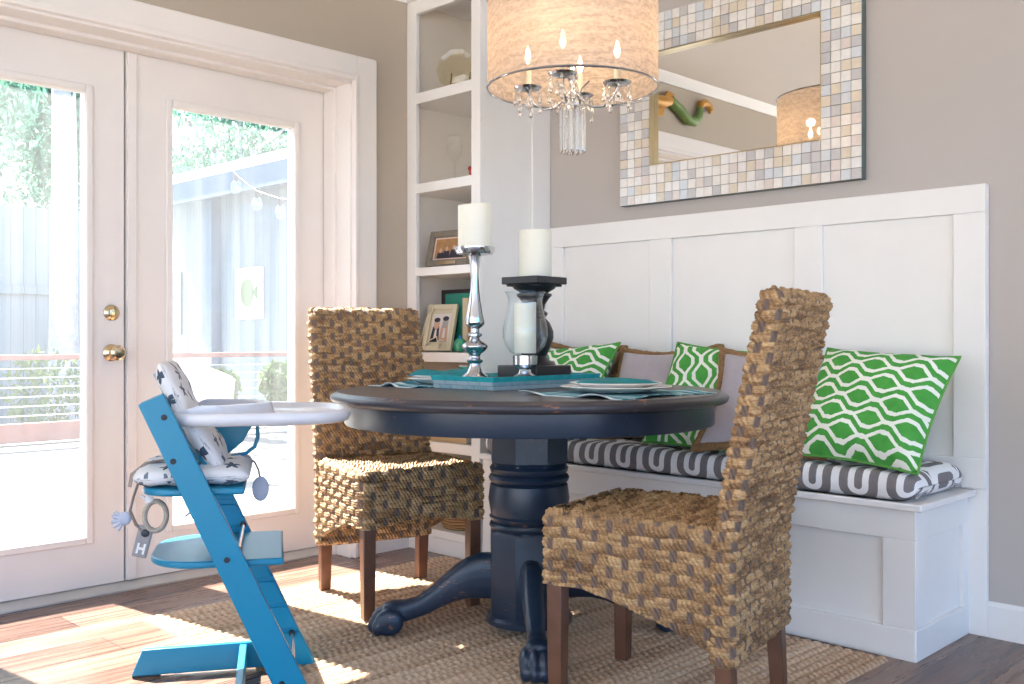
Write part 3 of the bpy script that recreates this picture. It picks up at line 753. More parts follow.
# pillows
def pillow(name, label, mat, loc, rot, w=0.45, h=0.45, t=0.15, trim='piping', group=None, cat='pillow', seed=0):
    root = thing(name, label, cat, loc, 0, group, rot)
    n = 26; rng = random.Random(seed)
    m = MB(); edge = None
    ph = [rng.uniform(0, 6) for _ in range(4)]
    def E(u, v):
        pk = 0.07 if trim == 'piping' else 0.15
        x = w/2*u*(1-pk*(1-v*v)); z = h/2*v*(1-pk*(1-u*u))
        return x, z
    for sgn in (-1, 1):
        P = []; U = []
        for i in range(n+1):
            u = -1+2*i/n; row = []; ur = []
            for j in range(n+1):
                v = -1+2*j/n
                x, z = E(u, v)
                th = t/2*((1-u**4)*(1-v**4))**0.55*(0.92+0.08*math.cos(u*1.2))
                th += 0.006*math.sin(u*4+ph[0]+v*2)*math.cos(v*3+ph[1])*(1-u*u)*(1-v*v)*2
                x2 = x; z2 = z-0.018*(1-v)*0.5*(1-u*u)*0.0
                row.append((x2, sgn*max(th, 0.0), z2)); ur.append((u*w/2, v*h/2))
            P.append(row); U.append(ur)
        m.grid(P, uv=U, flip=(sgn > 0))
    m.build('cover', mat, root, smooth=80)
    loop = []
    k = 40
    for s in range(4):
        for q in range(k):
            a = -1+2*q/k
            u, v = [(a, -1), (1, a), (-a, 1), (-1, -a)][s]
            x, z = E(u, v); loop.append((x*1.004, 0.0, z*1.004))
    m = MB()
    if trim == 'piping': m.tube(loop, 0.0045, 6, closed=True); m.build('piping', M['piping'], root)
    else:
        rs = [0.014+0.004*rng.random() for _ in loop]
        m.tube(loop, rs, 8, closed=True); m.build('fringe_trim', M['fringe'], root)
    return root
def lean(d): return math.radians(-d)
G1 = 'green ikat pillows on the bench'; G2 = 'lavender fringed pillows on the bench'
pillow('throw_pillow', 'large green and white ikat pillow at the right end of the bench', M['ikat_a'], (-1.412, 3.050, 0.733), (lean(37), math.radians(3), math.radians(-2)), 0.445, 0.425, 0.16, 'piping', G1, seed=1)
pillow('throw_pillow', 'lavender brown-fringed pillow directly behind the near woven chair back', M['soft_grey'], (-1.770, 3.060, 0.728), (lean(34), math.radians(2), math.radians(11)), 0.44, 0.40, 0.11, 'fringe', G2, seed=2)
pillow('throw_pillow', 'green ikat pillow in the middle, between the two lavender fringed pillows', M['ikat_b'], (-2.03, 3.095, 0.733), (lean(31), math.radians(5), math.radians(8)), 0.41, 0.425, 0.12, 'piping', G1, seed=3)
pillow('throw_pillow', 'lavender brown-fringed pillow left of the middle green pillow', M['soft_grey'], (-2.30, 3.135, 0.735), (lean(31), math.radians(-2), math.radians(3)), 0.45, 0.40, 0.12, 'fringe', G2, seed=4)
pillow('throw_pillow', 'green ikat pillow at the far left end of the bench, behind the candles', M['ikat_a'], (-2.735, 3.065, 0.737), (lean(36), math.radians(-4), math.radians(-4)), 0.45, 0.44, 0.14, 'piping', G1, seed=5)
pillow('throw_pillow', 'lavender fringed pillow mostly hidden at the back of the far left green pillow', M['soft_grey'], (-2.79, 3.215, 0.735), (lean(14), math.radians(3), 0), 0.45, 0.38, 0.08, 'fringe', G2, seed=6)
pillow('throw_pillow', 'green ikat pillow with only a corner showing behind the left-hand lavender pillow', M['ikat_a'], (-2.30, 3.240, 0.725), (lean(8), math.radians(-4), 0), 0.38, 0.36, 0.07, 'piping', G1, seed=7)

# ================================================================== MIRROR
mr = thing('wall_mirror', 'large wall mirror with pearl mosaic tile frame above the bench', 'mirror', (-2.083, 3.337, 1.50))
MX0, MX1, MZ0, MZ1, MB_ = -0.527, 0.527, 0.0, 0.765, 0.150
m = MB()
for (a, b, c, d) in ((MX0, MX0+MB_, MZ0, MZ1), (MX1-MB_, MX1, MZ0, MZ1), (MX0+MB_, MX1-MB_, MZ0, MZ0+MB_), (MX0+MB_, MX1-MB_, MZ1-MB_, MZ1)):
    m.box(a, b, -0.032, 0.0, c, d)
m.build('frame_core', M['mirror_edge'], mr, smooth=0)
m = MB(); rng = random.Random(5)
ts = 0.0375; nx = round((MX1-MX0)/ts); nz = round((MZ1-MZ0)/ts); sx = (MX1-MX0)/nx; sz = (MZ1-MZ0)/nz
for i in range(nx):
    for k in range(nz):
        inb = (4 <= i < nx-4) and (4 <= k < nz-4)
        if inb: continue
        x = MX0+i*sx; z = MZ0+k*sz; g = 0.0011
        mi = rng.choices(range(6), (40, 14, 16, 7, 14, 9))[0]
        b0 = m.mark(); m.box(-sx/2+g, sx/2-g, -0.0025, 0.0025, -sz/2+g, sz/2-g, mi)
        m.xf(b0, Matrix.Translation((x+sx/2, -0.0338, z+sz/2)) @ Euler((rng.uniform(-.02, .02), 0, rng.uniform(-.02, .02))).to_matrix().to_4x4())
m.build('mosaic', PEARL, mr, smooth=0)
m = MB(); m.box(MX0+4*sx-0.004, MX1-4*sx+0.004, -0.006, -0.002, MZ0+4*sz-0.004, MZ1-4*sz+0.004); m.build('mirror_glass', M['mirror'], mr, smooth=0)
m = MB(); w = 0.004; a, b, c, d = MX0+4*sx, MX1-4*sx, MZ0+4*sz, MZ1-4*sz
for q in ((a, a+w, c, d), (b-w, b, c, d), (a+w, b-w, c, c+w), (a+w, b-w, d-w, d)): m.box(q[0], q[1], -0.0345, -0.0065, q[2], q[3])
m.build('inner_bead', simple('antique_gold_bead', (0.50, 0.40, 0.22), 0.3, 0.7), mr, bevel=0.001)

# wall sculpture over the door (seen in the mirror)
sc = thing('wall_sculpture', 'painted gold and green sea creature with curled tail, hung over the French doors', 'wall art', (XW+0.03, 1.72, 2.33))
m = MB()
def body(pts, rs, mi=0): m.tube(pts, rs, 10, mi)
body([(0, 0.46, 0.00), (0.004, 0.40, 0.03), (0.006, 0.30, 0.03), (0.006, 0.20, 0.0), (0.004, 0.10, 0.015), (0.002, 0.03, 0.03)], [0.008, 0.028, 0.04, 0.042, 0.036, 0.026])
m.build('body', M['gold_leaf'], sc)
m = MB(); body([(0.002, 0.04, 0.03), (0.0, -0.06, -0.005), (0.0, -0.14, -0.055), (0.0, -0.215, -0.055), (0.0, -0.265, -0.015), (0, -0.275, 0.04)], [0.032, 0.032, 0.031, 0.029, 0.026, 0.022]); m.build('tail', M['green_paint'], sc)
m = MB(); body([(0, -0.275, 0.035), (0, -0.285, 0.065), (0, -0.325, 0.082), (0, -0.375, 0.072), (0, -0.395, 0.045), (0, -0.38, 0.03)], [0.022, 0.024, 0.023, 0.021, 0.019, 0.011]); m.build('tail_curl', M['gold_leaf'], sc)
m = MB()
for (y, s) in ((0.30, 1), (0.17, -1), (0.06, 1)):
    m.prism([(y-0.07, s*0.02), (y+0.06, s*0.02), (y+0.01, s*0.085), (y-0.05, s*0.075)] if s > 0 else [(y+0.06, s*0.02), (y-0.07, s*0.02), (y-0.05, s*0.075), (y+0.01, s*0.085)], 'x', -0.006, 0.010)
m.build('fin', M['gold_leaf'], sc, bevel=0.003)

# ================================================================== RUG
RX0, RX1, RY0, RY1 = -3.245, -1.272, 1.530, 2.880
def make_rug():
    pitch = 0.0345; nr = int(round((RX1-RX0)/pitch)); pitch = (RX1-RX0)/nr
    ux = np.linspace(0, RX1-RX0, nr*8+1); uy = np.linspace(0, RY1-RY0, 300)
    A, B = np.meshgrid(ux, uy, indexing='ij')
    row = np.minimum(np.floor(A/pitch), nr-1); fa = A/pitch-row
    rr = np.random.RandomState(3); ph = rr.rand(nr+1)*6.28; tn = rr.rand(nr+1)
    tw = np.sin(2*PI*B/0.026+ph[row.astype(int)]+(fa-0.5)*2.2)
    prof = np.clip(1-(2*fa-1)**2, 0, 1)**0.75
    Z = 0.001+prof*(0.0105+0.0016*tw)+rr.rand(*A.shape)*0.0012
    edge = np.minimum.reduce([B, (RY1-RY0)-B])
    Z = np.where(edge < 0.006, np.minimum(Z, 0.0005+0.008*prof), Z)
    Z[:, 0] = 0.0004; Z[:, -1] = 0.0004; Z[0, :] = 0.0004; Z[-1, :] = 0.0004
    wob = 0.004*np.sin(2*PI*row/2.0+ph[row.astype(int)])
    Y = RY0+B+np.where(B < 0.02, wob, 0)+np.where(B > (RY1-RY0-0.02), wob, 0)
    X = RX0+A+0.003*np.sin(B*5)
    m = MB()
    P = np.stack([X, Y, Z], -1)
    nu, nv = A.shape
    m.v = [tuple(p) for p in P.reshape(-1, 3)]
    idx = np.arange(nu*nv).reshape(nu, nv)
    q = np.stack([idx[:-1, :-1], idx[1:, :-1], idx[1:, 1:], idx[:-1, 1:]], -1).reshape(-1, 4)
    m.f = [tuple(int(i) for i in a) for a in q]; m.mi = [0]*len(m.f)
    uvf = np.stack([A, B], -1).reshape(-1, 2)
    m.uv = {i: tuple(uvf[i]) for i in range(len(uvf))}
    tone = (tn[row.astype(int)]*0.6+0.4*(0.5+0.5*tw)).reshape(-1)
    o = m.build('area_rug', M['jute'], None, smooth=180, recalc=False, attrs={'tone': tone})
    return tag(o, 'braided natural jute rug lying under the dining table', 'rug')
make_rug()

# ================================================================== WOVEN CHAIRS
def weave(a, b, per, seed=0, pr=0.0285, pcol=0.0425):
    """height, stake mask and tone of the basket weave; a along, b up, in metres"""
    ns = max(1, round(per/(2*pcol))); pc = per/(2*ns)
    bb = b+0.0022*np.sin(a*23+seed)+0.0015*np.sin(a*61+b*9)
    r = np.floor(bb/pr); fb = bb/pr-r
    q = a/pc+np.mod(r, 2)
    x = np.mod(q, 2.0)-1.0
    cell = np.floor(q/2.0)
    dist = np.abs(x)*pc
    sm = lambda lo, hi, t: (lambda k: k*k*(3-2*k))(np.clip((t-lo)/(hi-lo), 0, 1))
    lift = sm(0.0075, 0.0175, dist)
    hsh = lambda i, j: np.mod(np.sin(i*127.1+j*311.7+seed*13.3)*43758.5453, 1.0)
    rowp = np.clip(1-np.abs(2*fb-1)**3.0, 0, 1)
    st = np.abs(np.sin(PI*(fb*3.0)))**0.55
    tw = np.sin(2*PI*(a/0.0125+b/0.021))
    sp = np.floor(fb*3.0)
    sp = np.floor(fb*3.0)
    hgt = lift*(0.0036*rowp+0.0046*st*rowp+0.0016*tw*st+0.0032*hsh(r*3+sp, cell)*rowp)
    hgt = hgt+(1-lift)*0.0015
    stake = 1.0-sm(0.0078, 0.0100, dist)
    tone = 0.65*hsh(r*3+sp, cell+7)+0.35*hsh(r, cell)
    return hgt, stake, tone

def rrect(hx, hy, rad, step):
    """closed rounded-rectangle loop, ccw: points, normals, arc length, perimeter"""
    pts = []; nr = []
    seg = [((hx-rad, -hy), (1, 0)), ]
    def line(p0, p1, n):
        L = math.dist(p0, p1); k = max(1, int(round(L/step)))
        for i in range(k): pts.append((p0[0]+(p1[0]-p0[0])*i/k, p0[1]+(p1[1]-p0[1])*i/k)); nr.append(n)
    def arc(c, a0):
        k = max(3, int(round(rad*PI/2/step)))
        for i in range(k):
            a = a0+PI/2*i/k; pts.append((c[0]+rad*math.cos(a), c[1]+rad*math.sin(a))); nr.append((math.cos(a), math.sin(a)))
    line((-hx+rad, -hy), (hx-rad, -hy), (0, -1)); arc((hx-rad, -hy+rad), -PI/2)
    line((hx, -hy+rad), (hx, hy-rad), (1, 0)); arc((hx-rad, hy-rad), 0)
    line((hx-rad, hy), (-hx+rad, hy), (0, 1)); arc((-hx+rad, hy-rad), PI/2)
    line((-hx, hy-rad), (-hx, -hy+rad), (-1, 0)); arc((-hx+rad, -hy+rad), PI)
    P = np.array(pts); N = np.array(nr)
    D = np.linalg.norm(np.roll(P, -1, 0)-P, axis=1); S = np.concatenate([[0], np.cumsum(D)])
    return P, N, S[:-1], S[-1]

def woven_obj(name, parts, mat, parent):
    """parts: list of (P[nu,nv,3], A, B, stake, tone, closed, flip)"""
    m = MB(); V = []; UV = []; ST = []; TN = []
    for P, A, B, st, tn, cl, flip in parts:
        b = sum(len(v) for v in V); nu, nv = A.shape
        idx = b+np.arange(nu*nv).reshape(nu, nv)
        I2 = np.roll(idx, -1, 0) if cl else idx[1:]
        I1 = idx if cl else idx[:-1]
        q = np.stack([I1[:, :-1], I2[:, :-1], I2[:, 1:], I1[:, 1:]], -1).reshape(-1, 4)
        if flip: q = q[:, ::-1]
        m.f.extend([tuple(int(i) for i in r) for r in q])
        V.append(P.reshape(-1, 3)); UV.append(np.stack([A, B], -1).reshape(-1, 2)); ST.append(st.reshape(-1)); TN.append(tn.reshape(-1))
    V = np.concatenate(V); UV = np.concatenate(UV)
    m.v = [tuple(p) for p in V]; m.mi = [0]*len(m.f)
    m.uv = {i: tuple(UV[i]) for i in range(len(UV))}
    return m.build(name, mat, parent, smooth=180, recalc=False, attrs={'stake': np.concatenate(ST), 'tone': np.concatenate(TN)})

CW, CD, SEAT = 0.462, 0.520, 0.488      # chair width, depth, seat height
STEP = 0.0031
def skirt_low(x, y):
    """height of the scalloped skirt hem at local x (front +) and y"""
    t = np.clip((CD/2-x)/CD, 0, 1)
    side = 0.302-0.136*t*t+0.008*np.exp(-((t-0.25)/0.12)**2)
    fr = 0.300+0.030*np.clip(1-(np.abs(y)/(CW/2-0.05))**2, 0, 1)
    w = np.clip((x-(CD/2-0.02))/0.018, 0, 1)
    return side*(1-w)+fr*w
def make_chair(label):
    root = thing('dining_chair', label, 'chair', (0, 0, 0), 0, 'woven dining chairs at the round table')
    # ---- seat: skirt loop + top
    xb, xf = -CD/2+0.055, CD/2-0.006
    hx, hy = (xf-xb)/2, CW/2-0.006; cx = (xf+xb)/2
    P2, N2, S, per = rrect(hx, hy, 0.022, STEP)
    nb = int(0.31/STEP); T = np.linspace(0, 1, nb)
    X = P2[:, 0][:, None]+cx+0*T; Y = P2[:, 1][:, None]+0*T
    low = skirt_low(X, Y)
    top = SEAT-0.012
    Z = low+(top-low)*T
    A = S[:, None]+0*T; B = Z+0.0
    h, st, tn = weave(A, B, per, 1)
    # tuck the hem and round the top edge inwards
    h = np.where(T < 0.02, -0.006, h)
    PX = X+N2[:, 0][:, None]*h; PY = Y+N2[:, 1][:, None]*h
    nk = 7; K = np.linspace(0, 1, nk)[1:]
    ang = K*PI/2; rr = 0.014
    X3 = (X[:, -1:]-N2[:, 0][:, None]*(rr*(1-np.cos(ang))*1.0+0)); Y3 = (Y[:, -1:]-N2[:, 1][:, None]*rr*(1-np.cos(ang)))
    Z3 = top+rr*np.sin(ang)+0*X3
    B3 = top+rr*ang+0*X3; A3 = S[:, None]+0*X3
    h3, st3, tn3 = weave(A3, B3, per, 1)
    PX3 = X3+N2[:, 0][:, None]*h3*np.cos(ang); PY3 = Y3+N2[:, 1][:, None]*h3*np.cos(ang); PZ3 = Z3+h3*np.sin(ang)
    Pa = np.stack([np.concatenate([PX, PX3], 1), np.concatenate([PY, PY3], 1), np.concatenate([Z, PZ3], 1)], -1)
    part1 = (Pa, np.concatenate([A, A3], 1), np.concatenate([B, B3], 1), np.concatenate([st, st3], 1), np.concatenate([tn, tn3], 1), True, False)
    gx = np.linspace(xb+0.004, xf-0.010, int((xf-xb)/STEP)); gy = np.linspace(-hy+0.010, hy-0.010, int(2*hy/STEP))
    GX, GY = np.meshgrid(gx, gy, indexing='ij')
    h, st, tn = weave(GY+0.5, GX+0.5, 0.474, 5, 0.034)
    ed = np.minimum.reduce([GX-gx[0], gx[-1]-GX, GY-gy[0], gy[-1]-GY])
    dome = 0.006*np.sin(np.clip((GX-gx[0])/(gx[-1]-gx[0]), 0, 1)*PI)
    GZ = SEAT-0.006+dome+h*1.1-np.where(ed < 0.012, (0.012-ed)*0.7, 0)
    part2 = (np.stack([GX, GY, GZ], -1), GY+0.5, GX+0.5, st*0.6, tn, False, False)
    woven_obj('seat', [part1, part2], M['rattan'], root)
    # ---- backrest: loop round a thin slab, leaning
    bt = 0.066
    P2, N2, S, per = rrect(bt/2-0.006, CW/2-0.004, 0.020, STEP)
    zb, zt = 0.166, 1.024
    Tz = np.linspace(zb, zt, int((zt-zb)/STEP))
    def leanx(z):
        k = np.clip((z-0.42)/(zt-0.42), 0, None); return -CD/2+bt/2-0.112*k**1.12
    X = P2[:, 0][:, None]+leanx(Tz)[None, :]; Y = P2[:, 1][:, None]*(1-0.03*np.clip((Tz-0.5)/0.55, 0, 1))[None, :]; Z = Tz[None, :]+0*X
    A = S[:, None]+0*X; B = Z+0.0
    h, st, tn = weave(A, B, per, 9, 0.0245, 0.034)
    h = np.where(Z < zb+0.004, -0.005, h)
    PX = X+N2[:, 0][:, None]*h; PY = Y+N2[:, 1][:, None]*h
    # rounded top
    nk = 12; K = np.linspace(0, 1, nk)[1:]; lx = leanx(np.array([zt]))[0]
    sc_ = np.cos(K*PI/2)[None, :]
    X3 = lx-0.004*K[None, :]+P2[:, 0][:, None]*np.maximum(sc_, 0.02); Y3 = P2[:, 1][:, None]*0.97-N2[:, 1][:, None]*(bt/2-0.006)*(1-sc_)
    Z3 = zt+0.026*np.sin(K*PI/2)[None, :]+0*X3
    B3 = zt+0.035*K[None, :]+0*X3; A3 = S[:, None]+0*X3
    h3, st3, tn3 = weave(A3, B3, per, 9, 0.0245, 0.034)
    PX3 = X3+N2[:, 0][:, None]*h3*sc_; PY3 = Y3+N2[:, 1][:, None]*h3*sc_; PZ3 = Z3+h3*np.sin(K*PI/2)[None, :]
    Pa = np.stack([np.concatenate([PX, PX3], 1), np.concatenate([PY, PY3], 1), np.concatenate([Z, PZ3], 1)], -1)
    woven_obj('backrest', [(Pa, np.concatenate([A, A3], 1), np.concatenate([B, B3], 1), np.concatenate([st, st3], 1), np.concatenate([tn, tn3], 1), True, False)], M['rattan'], root)
    # ---- legs
    for sx, sy in ((1, 1), (1, -1), (-1, 1), (-1, -1)):
        lx0 = (CD/2-0.034) if sx > 0 else (-CD/2+0.038); ly0 = sy*(CW/2-0.036)
        a, b = 0.0215, 0.019
        m = MB()
        rows = []
        for z, k, dx in ((0.001, b, -0.012*(sx < 0)), (0.22, a, 0), (0.44, a, 0)):
            rows.append([(lx0+dx+k*p, ly0+k*q, z) for p, q in ((-1, -1), (1, -1), (1, 1), (-1, 1))])
        m.grid(rows, cv=True); m.f.append((3, 2, 1, 0)); m.mi.append(0); m.f.append((8, 9, 10, 11)); m.mi.append(0)
        m.build('leg', M['wood_leg'], root, bevel=0.003)
    m = MB(); P = []
    for i in range(9):
        x = -CD/2+0.07+(CD-0.10)*i/8
        P.append([(x, -CW/2+0.02+(CW-0.04)*j/8, 0.322-0.026*math.sin(PI*j/8)*math.sin(PI*i/8)) for j in range(9)])
    m.grid(P); m.build('seat_lining', M['lining'], root)
    return root
ch1 = make_chair('woven seagrass dining chair in front of the bench, seen from behind its back')
ch1.location = (-1.554, 2.172, 0.012); ch1.rotation_euler = (0, 0, math.radians(-167.3))
ch2 = copy_tree(ch1); ch2['label'] = 'woven seagrass dining chair by the French doors, facing the table'
ch2.location = (-2.836, 2.291, 0.012); ch2.rotation_euler = (0, 0, math.radians(-17.0))

# ================================================================== TABLE
TX, TY, TZ, TR = -2.204, 2.320, 0.785, 0.626
tb = thing('dining_table', 'round distressed navy black pedestal dining table with claw feet', 'table', (TX, TY, 0.012))
zt = TZ-0.012
m = MB(); m.lathe([(0.001, zt-0.034), (TR-0.022, zt-0.034), (TR-0.018, zt-0.034)], 96, cap=False)
m.lathe([(TR-0.05, zt-0.033), (TR-0.012, zt-0.033), (TR-0.004, zt-0.028), (TR, zt-0.020), (TR-0.001, zt-0.013), (TR-0.006, zt-0.008), (TR-0.012, zt-0.007), (TR-0.016, zt-0.002), (TR-0.022, zt)], 96, cap=False, mi=1)
m.lathe([(TR-0.022, zt), (TR-0.06, zt), (0.001, zt)], 96, cap=False)
m.build('tabletop', [M['table_top'], M['table_edge']], tb, smooth=60)
m = MB(); m.lathe([(TR-0.065, zt-0.034), (TR-0.065, zt-0.100), (TR-0.045, zt-0.100), (TR-0.043, zt-0.096), (TR-0.043, zt-0.034)], 96)
m.build('apron', M['table'], tb)
m = MB(); aa = math.radians(-145); b0 = m.mark(); m.box(TR-0.05, TR-0.036, -0.014, 0.014, zt-0.103, zt-0.034); m.xf(b0, Matrix.Rotation(aa, 4, 'Z')); m.build('apron_block', M['table'], tb, bevel=0.003)
def octr(r, a, a0):
    k = ((a-a0) % (PI/4))-PI/8
    return r*math.cos(PI/8)/math.cos(k)
m = MB(); NA = 96; a0 = math.radians(-65)
levels = [(0.045, 0.120, 0), (0.050, 0.138, 0), (0.066, 0.140, 0), (0.076, 0.132, 0), (0.080, 0.131, 1), (0.084, 0.132, 1), (0.330, 0.131, 1), (0.338, 0.127, 1), (0.342, 0.118, 0), (0.348, 0.124, 0), (0.356, 0.127, 0),
          (0.364, 0.124, 0), (0.368, 0.117, 0), (0.376, 0.124, 0), (0.384, 0.127, 0), (0.390, 0.121, 0), (0.394, 0.122, 0), (0.44, 0.130, 0), (0.485, 0.124, 0), (0.490, 0.117, 0), (0.497, 0.125, 0), (0.507, 0.129, 0),
          (0.515, 0.125, 0), (0.519, 0.117, 0), (0.527, 0.123, 0), (0.538, 0.126, 0), (0.546, 0.120, 0), (0.552, 0.122, 1), (0.558, 0.129, 1), (0.735, 0.129, 1)]
rows = []
for k in range(NA):
    a = 2*PI*k/NA+a0
    rows.append([((octr(r, a, a0) if o else r)*math.cos(a), (octr(r, a, a0) if o else r)*math.sin(a), z-0.012) for z, r, o in levels])
b = m.grid(rows, cu=True); n = len(levels)
m.f.append(tuple(b+k*n for k in range(NA))[::-1]); m.mi.append(0); m.f.append(tuple(b+k*n+n-1 for k in range(NA))); m.mi.append(0)
m.build('pedestal', M['table'], tb, smooth=25)
def leg_mesh(ang):
    m = MB()
    # (radial, centre height, half height, half width)
    path = [(0.105, 0.175, 0.072, 0.034), (0.16, 0.176, 0.071, 0.034), (0.205, 0.168, 0.064, 0.034), (0.25, 0.150, 0.055, 0.032), (0.295, 0.122, 0.046, 0.029), (0.335, 0.096, 0.038, 0.026), (0.375, 0.078, 0.033, 0.025), (0.415, 0.068, 0.034, 0.030), (0.45, 0.060, 0.042, 0.037), (0.478, 0.054, 0.040, 0.034)]
    rows = []
    for r, z, hh, hw in path:
        rows.append([(r, hw*math.copysign(abs(math.cos(t))**0.75, math.cos(t)), z+hh*math.copysign(abs(math.sin(t))**0.75, math.sin(t))) for t in [2*PI*k/20 for k in range(20)]])
    b = m.grid(rows, cv=True); n = 20
    m.f.append(tuple(range(b, b+n))[::-1]); m.mi.append(0); e = b+(len(path)-1)*n; m.f.append(tuple(range(e, e+n))); m.mi.append(0)
    for y, dr in ((-0.034, -0.012), (-0.012, 0.004), (0.012, 0.004), (0.034, -0.012)):
        m.ball((0.470+dr, y, 0.042), 0.020, 14, 10, 0, (2.4, 0.86, 2.05))
        m.ball((0.508+dr, y*1.05, 0.026), 0.0155, 12, 8, 0, (1.25, 0.95, 1.6))
    m.xf(0, Matrix.Rotation(ang, 4, 'Z') @ Matrix.Diagonal((0.965, 1.08, 1.03, 1)))
    o = m.build('leg', M['table'], tb)
    r = o.modifiers.new('merge', 'REMESH'); r.mode = 'VOXEL'; r.voxel_size = 0.0048; r.use_smooth_shade = True
    s = o.modifiers.new('soft', 'SMOOTH'); s.iterations = 3; s.factor = 0.5
    return o
for k in range(4): leg_mesh(math.radians(-43+90*k))

# ---- table settings
def disc_dish(label, name, loc, R, hgt, mat):
    t = thing(name, label, 'plate', loc)
    m = MB(); m.lathe([(0.001, 0.0), (R*0.62, 0.0), (R*0.66, 0.003), (R*0.97, hgt-0.002), (R, hgt), (R*0.985, hgt+0.002), (R*0.67, 0.0065), (R*0.60, 0.004), (0.001, 0.004)], 56, cap=False)
    m.build('dish', mat, t, smooth=50)
    m = MB(); m.lathe([(R*0.50, -0.0015), (R*0.56, -0.0015), (R*0.56, 0.001), (R*0.50, 0.001)], 48, cap=False); m.build('foot_ring', mat, t)
    return t
def placemat(label, x0, x1, y0, y1, z, seed):
    rng = random.Random(seed); n = 28; P = []; U = []
    for i in range(n+1):
        row = []; ur = []
        for j in range(n+1):
            u, v = i/n, j/n
            e = min(u, v, 1-u, 1-v)
            zz = z+0.0026+0.013*max(0, math.sin(u*9+seed)*math.sin(v*7+seed*2))*max(0.0, 1-e*5)
            row.append((x0+(x1-x0)*u+0.006*math.sin(v*6+seed), y0+(y1-y0)*v+0.005*math.sin(u*5), zz)); ur.append(((y1-y0)*v, (x1-x0)*u))
        P.append(row); U.append(ur)
    m = MB(); m.grid(P, uv=U)
    o = m.build('placemat', M['placemat'], None, smooth=80)
    q = o.modifiers.new('thick', 'SOLIDIFY'); q.thickness = 0.0022; q.offset = -1
    return tag(o, label, 'placemat', 'striped placemats on the table')
def napkin(label, loc, rz, L, W, hgt, seed):
    rng = random.Random(seed); n = 22; 
    m = MB()
    for lay in range(2):
        P = []
        for i in range(n+1):
            row = []
            for j in range(13):
                u, v = i/n*2-1, j/12*2-1
                prof = (1-abs(v)**3.2)**0.5*(1-abs(u)**6)**0.5
                zz = (hgt/2)*(prof if lay == 1 else 0.0)+(0.004*math.sin(u*5+seed+v*2) if lay == 1 else 0)*prof
                row.append((u*L/2*(1-0.05*v), v*W/2+0.006*math.sin(u*3+seed), zz+(0.0 if lay == 0 else 0.001)))
            P.append(row)
        m.grid(P, flip=(lay == 0))
    o = m.build('napkin', M['napkin'], None, loc, (0, 0, rz), smooth=80)
    return tag(o, label, 'napkin', 'teal napkins on the plates')
placemat('striped teal and white placemat in front of the near woven chair', -2.03, -1.655, 2.085, 2.555, TZ, 1)
placemat('striped teal and white placemat on the table side by the French doors', -2.765, -2.515, 2.110, 2.535, TZ, 4)
disc_dish('large white charger plate on the placemat nearest the bench-side chair', 'charger_plate', (-1.862, 2.335, TZ+0.0085), 0.166, 0.014, M['plate'])
disc_dish('smaller white plate stacked on the white charger', 'dinner_plate', (-1.862, 2.335, TZ+0.0155), 0.138, 0.017, M['plate'])
disc_dish('white plate on the placemat by the French-door chair', 'dinner_plate', (-2.646, 2.345, TZ+0.0085), 0.128, 0.016, M['plate'])
napkin('folded teal napkin on the stacked white plates at the right', (-1.862, 2.335, TZ+0.032), math.radians(48), 0.235, 0.13, 0.020, 1)
disc_dish('small white plate stacked on the plate by the French-door chair', 'salad_plate', (-2.646, 2.345, TZ+0.0165), 0.112, 0.017, M['plate'])
napkin('folded teal napkin on the stacked plates by the French-door chair', (-2.640, 2.350, TZ+0.034), math.radians(44), 0.24, 0.12, 0.034, 5)

# ---- tray
tr = thing('serving_tray', 'rectangular turquoise shell-inlay tray in the middle of the table', 'tray', (-2.352, 2.42, TZ+0.001))
hx, hy, th = 0.138, 0.250, 0.042
m = MB(); m.box(-hx+0.0095, hx-0.0095, -hy+0.0095, hy-0.0095, 0.001, 0.0285); m.build('base', M['tray_teal'], tr, bevel=0.001)
m = MB()
k = 0.010
outer0 = [(-hx, -hy), (hx, -hy), (hx, hy), (-hx, hy)]; outer1 = [(-hx-k, -hy-k), (hx+k, -hy-k), (hx+k, hy+k), (-hx-k, hy+k)]
in1 = [(-hx-k+.010, -hy-k+.010), (hx+k-.010, -hy-k+.010), (hx+k-.010, hy+k-.010), (-hx-k+.010, hy+k-.010)]; in0 = [(-hx+.009, -hy+.009), (hx-.009, -hy+.009), (hx-.009, hy-.009), (-hx+.009, hy-.009)]
outm = [(p[0]*0.38+q[0]*0.62, p[1]*0.38+q[1]*0.62) for p, q in zip(outer0, outer1)]
vs_ = [(p[0], p[1], 0.0) for p in outer0]+[(p[0], p[1], th*0.62) for p in outm]+[(p[0], p[1], th) for p in outer1]+[(p[0], p[1], th) for p in in1]+[(p[0], p[1], 0.0286) for p in in0]
fs_ = [(4*l+i, 4*l+(i+1) % 4, 4*l+4+(i+1) % 4, 4*l+4+i) for l in range(4) for i in range(4)]
m._add(vs_, fs_); m.mi[-12:] = [1]*12
m.build('rim', [M['tray_side'], M['tray_teal']], tr, smooth=20, recalc=True)

